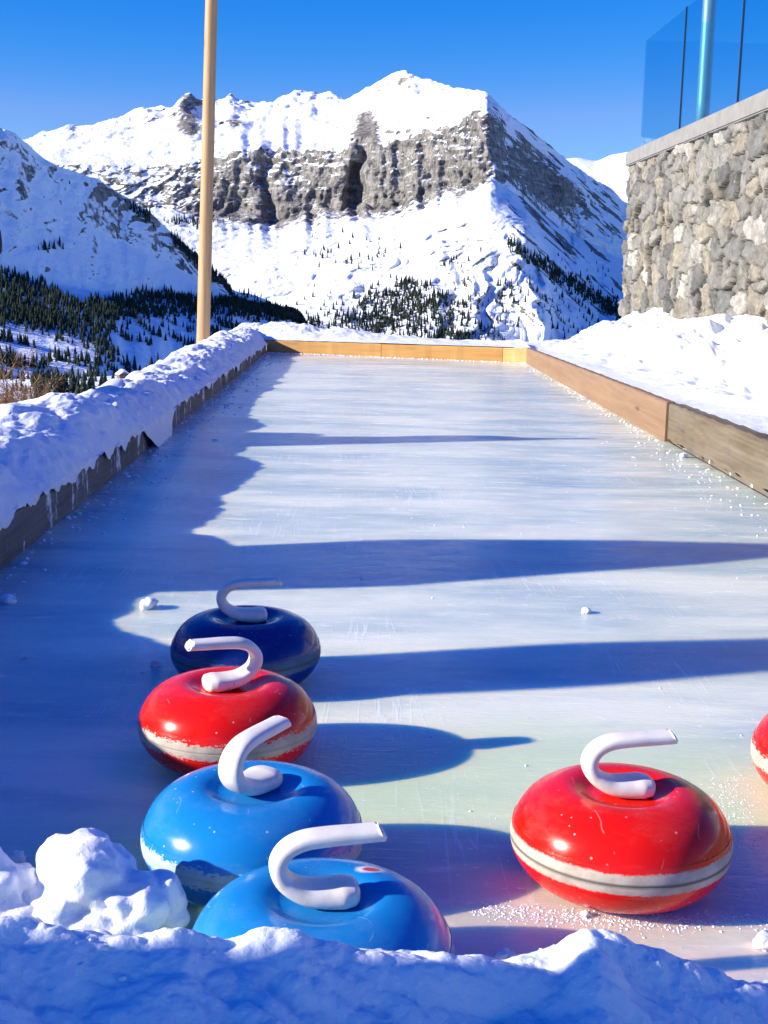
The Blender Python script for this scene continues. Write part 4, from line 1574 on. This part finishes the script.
clump([(85, 880, 44, 0, 0.95), (68, 862, 26, 0.0, 1.0), (110, 868, 22, 0.02, 0.9), (130, 905, 38, -0.02, 0.8), (161, 897, 24, 0.0, 1.0), (60, 915, 48, -0.02, 0.8), (100, 930, 50, -0.03, 0.7), (175, 918, 14, -0.01, 0.8)], 1.40, 'large white craggy snow lump at lower left beside the light blue stone', 1.0)
clump([(5, 905, 40, 0, 0.9), (-30, 895, 46, 0, 0.9), (25, 925, 36, -0.02, 0.8), (0, 940, 50, -0.03, 0.7)], 1.38, 'rounded white snow lump cut off by the left edge at lower left', 4.0)
clump([(20, 962, 34, 0, 0.6), (65, 958, 30, 0, 0.6), (95, 948, 20, 0.0, 0.7), (-20, 960, 40, 0, 0.6)], 1.07, 'low white snow shelf in front of the lower left lumps', 6.0)

small = [(148, 605, 0.020, 'white snow lump on the ice left of the rearmost blue stone'), (8, 600, 0.018, 'small snow lump on the shaded ice at the left edge'), (505, 956, 0.010, 'tiny snow lump on the crest of the foreground mound, the left one'),
         (538, 955, 0.008, 'tiny snow lump on the crest of the foreground mound, the right one'), (765, 943, 0.014, 'small snow lump at the right edge below the red stones'),
         (586, 611, 0.010, 'tiny snow crumb alone on the sunny ice right of centre'), (684, 456, 0.018, 'small snow lump on the ice by the weathered beam'), (24, 657, 0.007, 'tiny crumb of ice on the shaded ice at far left'),
         (586, 914, 0.006, 'tiny snow crumb on the ice under the front of the right red stone'), (155, 664, 0.010, 'thin ice flake on the shaded ice left of the rearmost blue stone'), (16, 858, 0.012, 'frost lump on the dark ice above the lower left snow')]
for i, (px, py, r, lb) in enumerate(small):
    snow_lump(px, py, 0, r, 20 + i, lb, n=3, z=(r * 0.4 if i not in (2, 3) else 0.05), remesh=False, sub=3, amp=0.4, squash=0.8, group='lumps of snow')
rgl = random.Random(8)

# crumbs of snow and frost scattered over the ice
def crumbs(name, label, spots_, mat):
    tmpl = []
    for sub in (1, 2):
        b_ = bmesh.new()
        bmesh.ops.create_icosphere(b_, subdivisions=sub, radius=1.0)
        b_.verts.ensure_lookup_table()
        tmpl.append((np.array([v_.co[:] for v_ in b_.verts]), [[v_.index for v_ in f_.verts] for f_ in b_.faces]))
        b_.free()
    g_ = np.random.default_rng(12)
    V, Fc = [], []
    for p, r in spots_:
        co, fc = tmpl[1 if r > 0.002 else 0]
        s3 = np.array([g_.uniform(.6, 1.5), g_.uniform(.6, 1.5), g_.uniform(.35, .9)])
        n0 = len(V)
        V.extend((co * s3 * g_.uniform(.75, 1.25, co.shape) * r + np.array(p)).tolist())
        Fc.extend([[n0 + q for q in f_] for f_ in fc])
    me = bpy.data.meshes.new(name)
    me.from_pydata(V, [], Fc)
    o = link(name, me, mat)
    tag(o, label, kind='stuff')


cs = []
rg = random.Random(2)
for _ in range(520):                                                   # broken bits lying on the foreground mound
    i_, j_ = rg.randrange(90, 325), rg.randrange(20, 880)
    b_ = MOUND[i_, j_]
    cl_ = float(fbm(b_[0] * 7, b_[1] * 7, 1.0, 2))
    if rg.random() < 0.25 + 1.3 * cl_:
        cs.append((tuple(b_), rg.choice([0.0008, 0.0012, 0.0016, 0.0024, 0.0036])))
for _ in range(420):                                                   # along the foot of the left boards
    y = rg.uniform(2.2, 12.2)
    cs.append(((LX + abs(rg.gauss(0, 0.09)) + 0.01, y, 0.0), rg.uniform(0.002, 0.010)))
for _ in range(260):
    y = rg.uniform(JY, FR[1])
    cs.append(((RX - abs(rg.gauss(0, 0.04)) - 0.02, y, 0.0), rg.uniform(0.002, 0.006)))
for _ in range(150):
    cs.append(((RX - abs(rg.gauss(0, 0.10)) - 0.02, rg.uniform(3, JY), 0.0), rg.uniform(0.002, 0.006)))
for _ in range(260):
    s_ = rg.random()
    cs.append(((LX + (RX - LX) * s_, FL[1] + (FR[1] - FL[1]) * s_ - abs(rg.gauss(0, 0.05)) - 0.01, 0.0), rg.uniform(0.003, 0.010)))
for _ in range(260):
    cs.append(((rg.uniform(LX, RX), rg.uniform(1.6, 10.0), 0.0), rg.uniform(0.0010, 0.0032)))
for _ in range(420):                                                   # frost spray right of the red stone
    p = at_z(rg.gauss(733, 14), rg.uniform(775, 850), 0)
    cs.append(((p[0], p[1], 0), rg.uniform(0.0004, 0.0014)))
for _ in range(1500):                                                  # ridge of scraped frost in front of the red stone
    q_ = rg.random()
    p = at_z(470 + 330 * q_, 908 + 14 * math.sin(q_ * 2.5) + rg.gauss(0, 5), 0)
    cs.append(((p[0], p[1], 0), rg.choice([0.0004, 0.0006, 0.0008, 0.0011, 0.0018])))
crumbs('snow_crumbs', 'scattered crumbs of snow and frost on the ice', cs, M_SNOW)


# ================================================================== PERSON at the left edge
def person(loc, label):
    k = NT('dark_clothes')
    k.set(Base_Color=(0.012, 0.014, 0.022), Roughness=0.85)
    kf = NT('skin')
    kf.set(Base_Color=(0.42, 0.25, 0.18), Roughness=0.55)
    kh = NT('dark_wool')
    kh.set(Base_Color=(0.01, 0.01, 0.013), Roughness=0.95)
    t = empty('person', loc)
    tag(t, label, 'person')
    J = {'pel': (0, 0, .95, .15), 'wst': (0, 0, 1.10, .14), 'chs': (-.02, 0, 1.30, .14), 'nk0': (0, 0, 1.44, .075), 'nk1': (.015, 0, 1.50, .062), 'hd0': (.03, 0, 1.57, .085), 'hd1': (.022, 0, 1.66, .098), 'hd2': (.01, 0, 1.73, .075),
         'jaw': (.085, 0, 1.535, .034), 'nos': (.128, 0, 1.602, .012)}
    E_ = [('pel', 'wst'), ('wst', 'chs'), ('chs', 'nk0'), ('nk0', 'nk1'), ('nk1', 'hd0'), ('hd0', 'hd1'), ('hd1', 'hd2'), ('hd0', 'jaw'), ('hd0', 'nos')]
    for sd, q in ((1, 'l'), (-1, 'r')):
        J.update({q + 'sh': (0, .19 * sd, 1.39, .075), q + 'el': (-.05, .25 * sd, 1.11, .052), q + 'wr': (-.02, .25 * sd, .86, .037), q + 'pa': (-.005, .25 * sd, .79, .036),
                  q + 'hp': (0, .10 * sd, .88, .11), q + 'kn': (.03, .11 * sd, .48, .07), q + 'an': (0, .12 * sd, .09, .055), q + 'to': (.15, .13 * sd, .04, .045)})
        E_ += [('chs', q + 'sh'), (q + 'sh', q + 'el'), (q + 'el', q + 'wr'), (q + 'wr', q + 'pa'), ('pel', q + 'hp'), (q + 'hp', q + 'kn'), (q + 'kn', q + 'an'), (q + 'an', q + 'to')]
        for f_ in range(4):
            J[q + 'f%d' % f_] = (-.035 + .022 * f_, .25 * sd, .725, .011)
            J[q + 'g%d' % f_] = (-.025 + .022 * f_, .243 * sd, .675 + .008 * (f_ in (0, 3)), .0095)
            E_ += [(q + 'pa', q + 'f%d' % f_), (q + 'f%d' % f_, q + 'g%d' % f_)]
        J[q + 'th'] = (.045, .235 * sd, .745, .011)
        E_ += [(q + 'pa', q + 'th')]
    for n_ in J:
        x_, y_, z_, r_0 = J[n_]
        J[n_] = (x_ - 0.26 * (1 - float(sstep(0.85, 1.56, z_))), y_, z_, r_0)
    nm = list(J)
    me = bpy.data.meshes.new('body')
    me.from_pydata([J[n_][:3] for n_ in nm], [(nm.index(a), nm.index(b)) for a, b in E_], [])
    o = link('body', me, k.m, t)
    m = o.modifiers.new('skin', 'SKIN')
    for i, n_ in enumerate(nm):
        me.skin_vertices[0].data[i].radius = (J[n_][3], J[n_][3])
    me.skin_vertices[0].data[nm.index('pel')].use_root = True
    m.use_smooth_shade = True
    s_ = o.modifiers.new('sub', 'SUBSURF')
    s_.levels = s_.render_levels = 2
    dg = bpy.context.evaluated_depsgraph_get()
    me2 = bpy.data.meshes.new_from_object(o.evaluated_get(dg))
    o.modifiers.clear()
    o.data = me2
    me2.materials.clear()
    me2.materials.append(k.m)
    me2.materials.append(kf.m)
    for p_ in me2.polygons:
        c_ = p_.center
        p_.material_index = 1 if (c_.z > 1.485 or (abs(c_.y) > .20 and .6 < c_.z < .84)) else 0
    a = np.linspace(0, 2 * math.pi, 32, endpoint=False)
    zz_ = np.array([1.615, 1.625, 1.66, 1.71, 1.755, 1.785, 1.80])
    rr_ = np.array([.108, .114, .116, .112, .094, .055, .0])
    P = np.stack([.018 + rr_[:, None] * np.cos(a), .92 * rr_[:, None] * np.sin(a), np.repeat(zz_[:, None] - 0.0, 32, 1)], -1)
    P[..., 2] -= 0.10 * (P[..., 0] < 0) * np.abs(P[..., 0]) * (zz_[:, None] < 1.7)
    link('woollen_hat', grid_mesh(P, closed_u=True), kh.m, t)
    P = np.stack([(.085 - .012 * np.abs(np.linspace(-1, 1, 5)))[:, None] * np.cos(a) - .02, (.085 - .012 * np.abs(np.linspace(-1, 1, 5)))[:, None] * np.sin(a), np.repeat(np.linspace(1.42, 1.50, 5)[:, None], 32, 1)], -1)
    link('collar', grid_mesh(P, closed_u=True), kh.m, t)


pn_ = at_y(1, 257, 5.78)
person((pn_[0] - 0.13, 5.78, pn_[2] - 1.602), 'person in dark winter clothes and hat at the left edge, facing the ice')

# ================================================================== ADDED SHADE CASTERS (unseen, left of the frame)
k = NT('shade_caster_cover')
k.set(Base_Color=(0.55, 0.50, 0.42), Roughness=0.9)
M_COVER = k.m
k = NT('shade_caster_pole')
k.set(Base_Color=(0.4, 0.4, 0.4), Metallic=0.7, Roughness=0.4)
M_GALV = k.m


def parasol_shade_caster(X, Y, ztop, w, label):  # added unseen caster, shaped like a closed parasol to throw a shadow band
    zg = float(ground_h(np.array(X), np.array(Y)))
    hgt = ztop - zg
    t = empty('parasol_shade_caster', (X, Y, zg))
    tag(t, label, 'parasol', 'added shade casters left of the rink')
    link('pole', tube([(0, 0, -0.1), (0, 0, hgt * 0.5), (0, 0, hgt + 0.05)], [0.024] * 3, 12), M_GALV, t)
    link('base', lathe([(0, -0.05), (0.3, -0.05), (0.3, 0.06), (0.26, 0.09), (0.04, 0.11), (0, 0.11)], 24), M_CONC, t)
    zz_ = np.linspace(0, 1, 30)
    a = np.linspace(0, 2 * math.pi, 64, endpoint=False)
    prof = np.interp(zz_, [0, 0.05, 0.4, 0.72, 0.93, 1.0], [0.6, 0.85, 1.0, 0.62, 0.24, 0.05])
    R_ = w / 2 * prof[:, None] * (1 + 0.13 * np.cos(8 * a)[None] + 0.05 * np.sin(3 * a + 4 * zz_[:, None]))
    P = np.stack([R_ * np.cos(a), R_ * np.sin(a), np.repeat((0.75 + (hgt - 0.75) * zz_)[:, None], 64, 1)], -1)
    link('canopy', grid_mesh(P, closed_u=True), M_COVER, t)


parasol_shade_caster(-2.75, 5.50, 1.55, 0.42, 'added unseen parasol shape casting the farthest shadow band')
parasol_shade_caster(-1.7, 3.12, 1.30, 0.52, 'added unseen parasol shape casting the middle shadow band')
parasol_shade_caster(-1.6, 2.13, 1.37, 0.27, 'added unseen parasol shape casting the nearest shadow band')

# unseen post added to shade the foreground snow
bm = bmesh.new()
add_box(bm, (0, 0, 0.55), (0.14, 0.15, 1.3), bevel=0.008)
o = link('shade_caster_post', bm_mesh(bm), M_WEATHERED, smooth=False)
o.location = (-1.30, 0.70, -0.1)
tag(o, 'unseen post added left of the camera to shade the foreground', 'post')
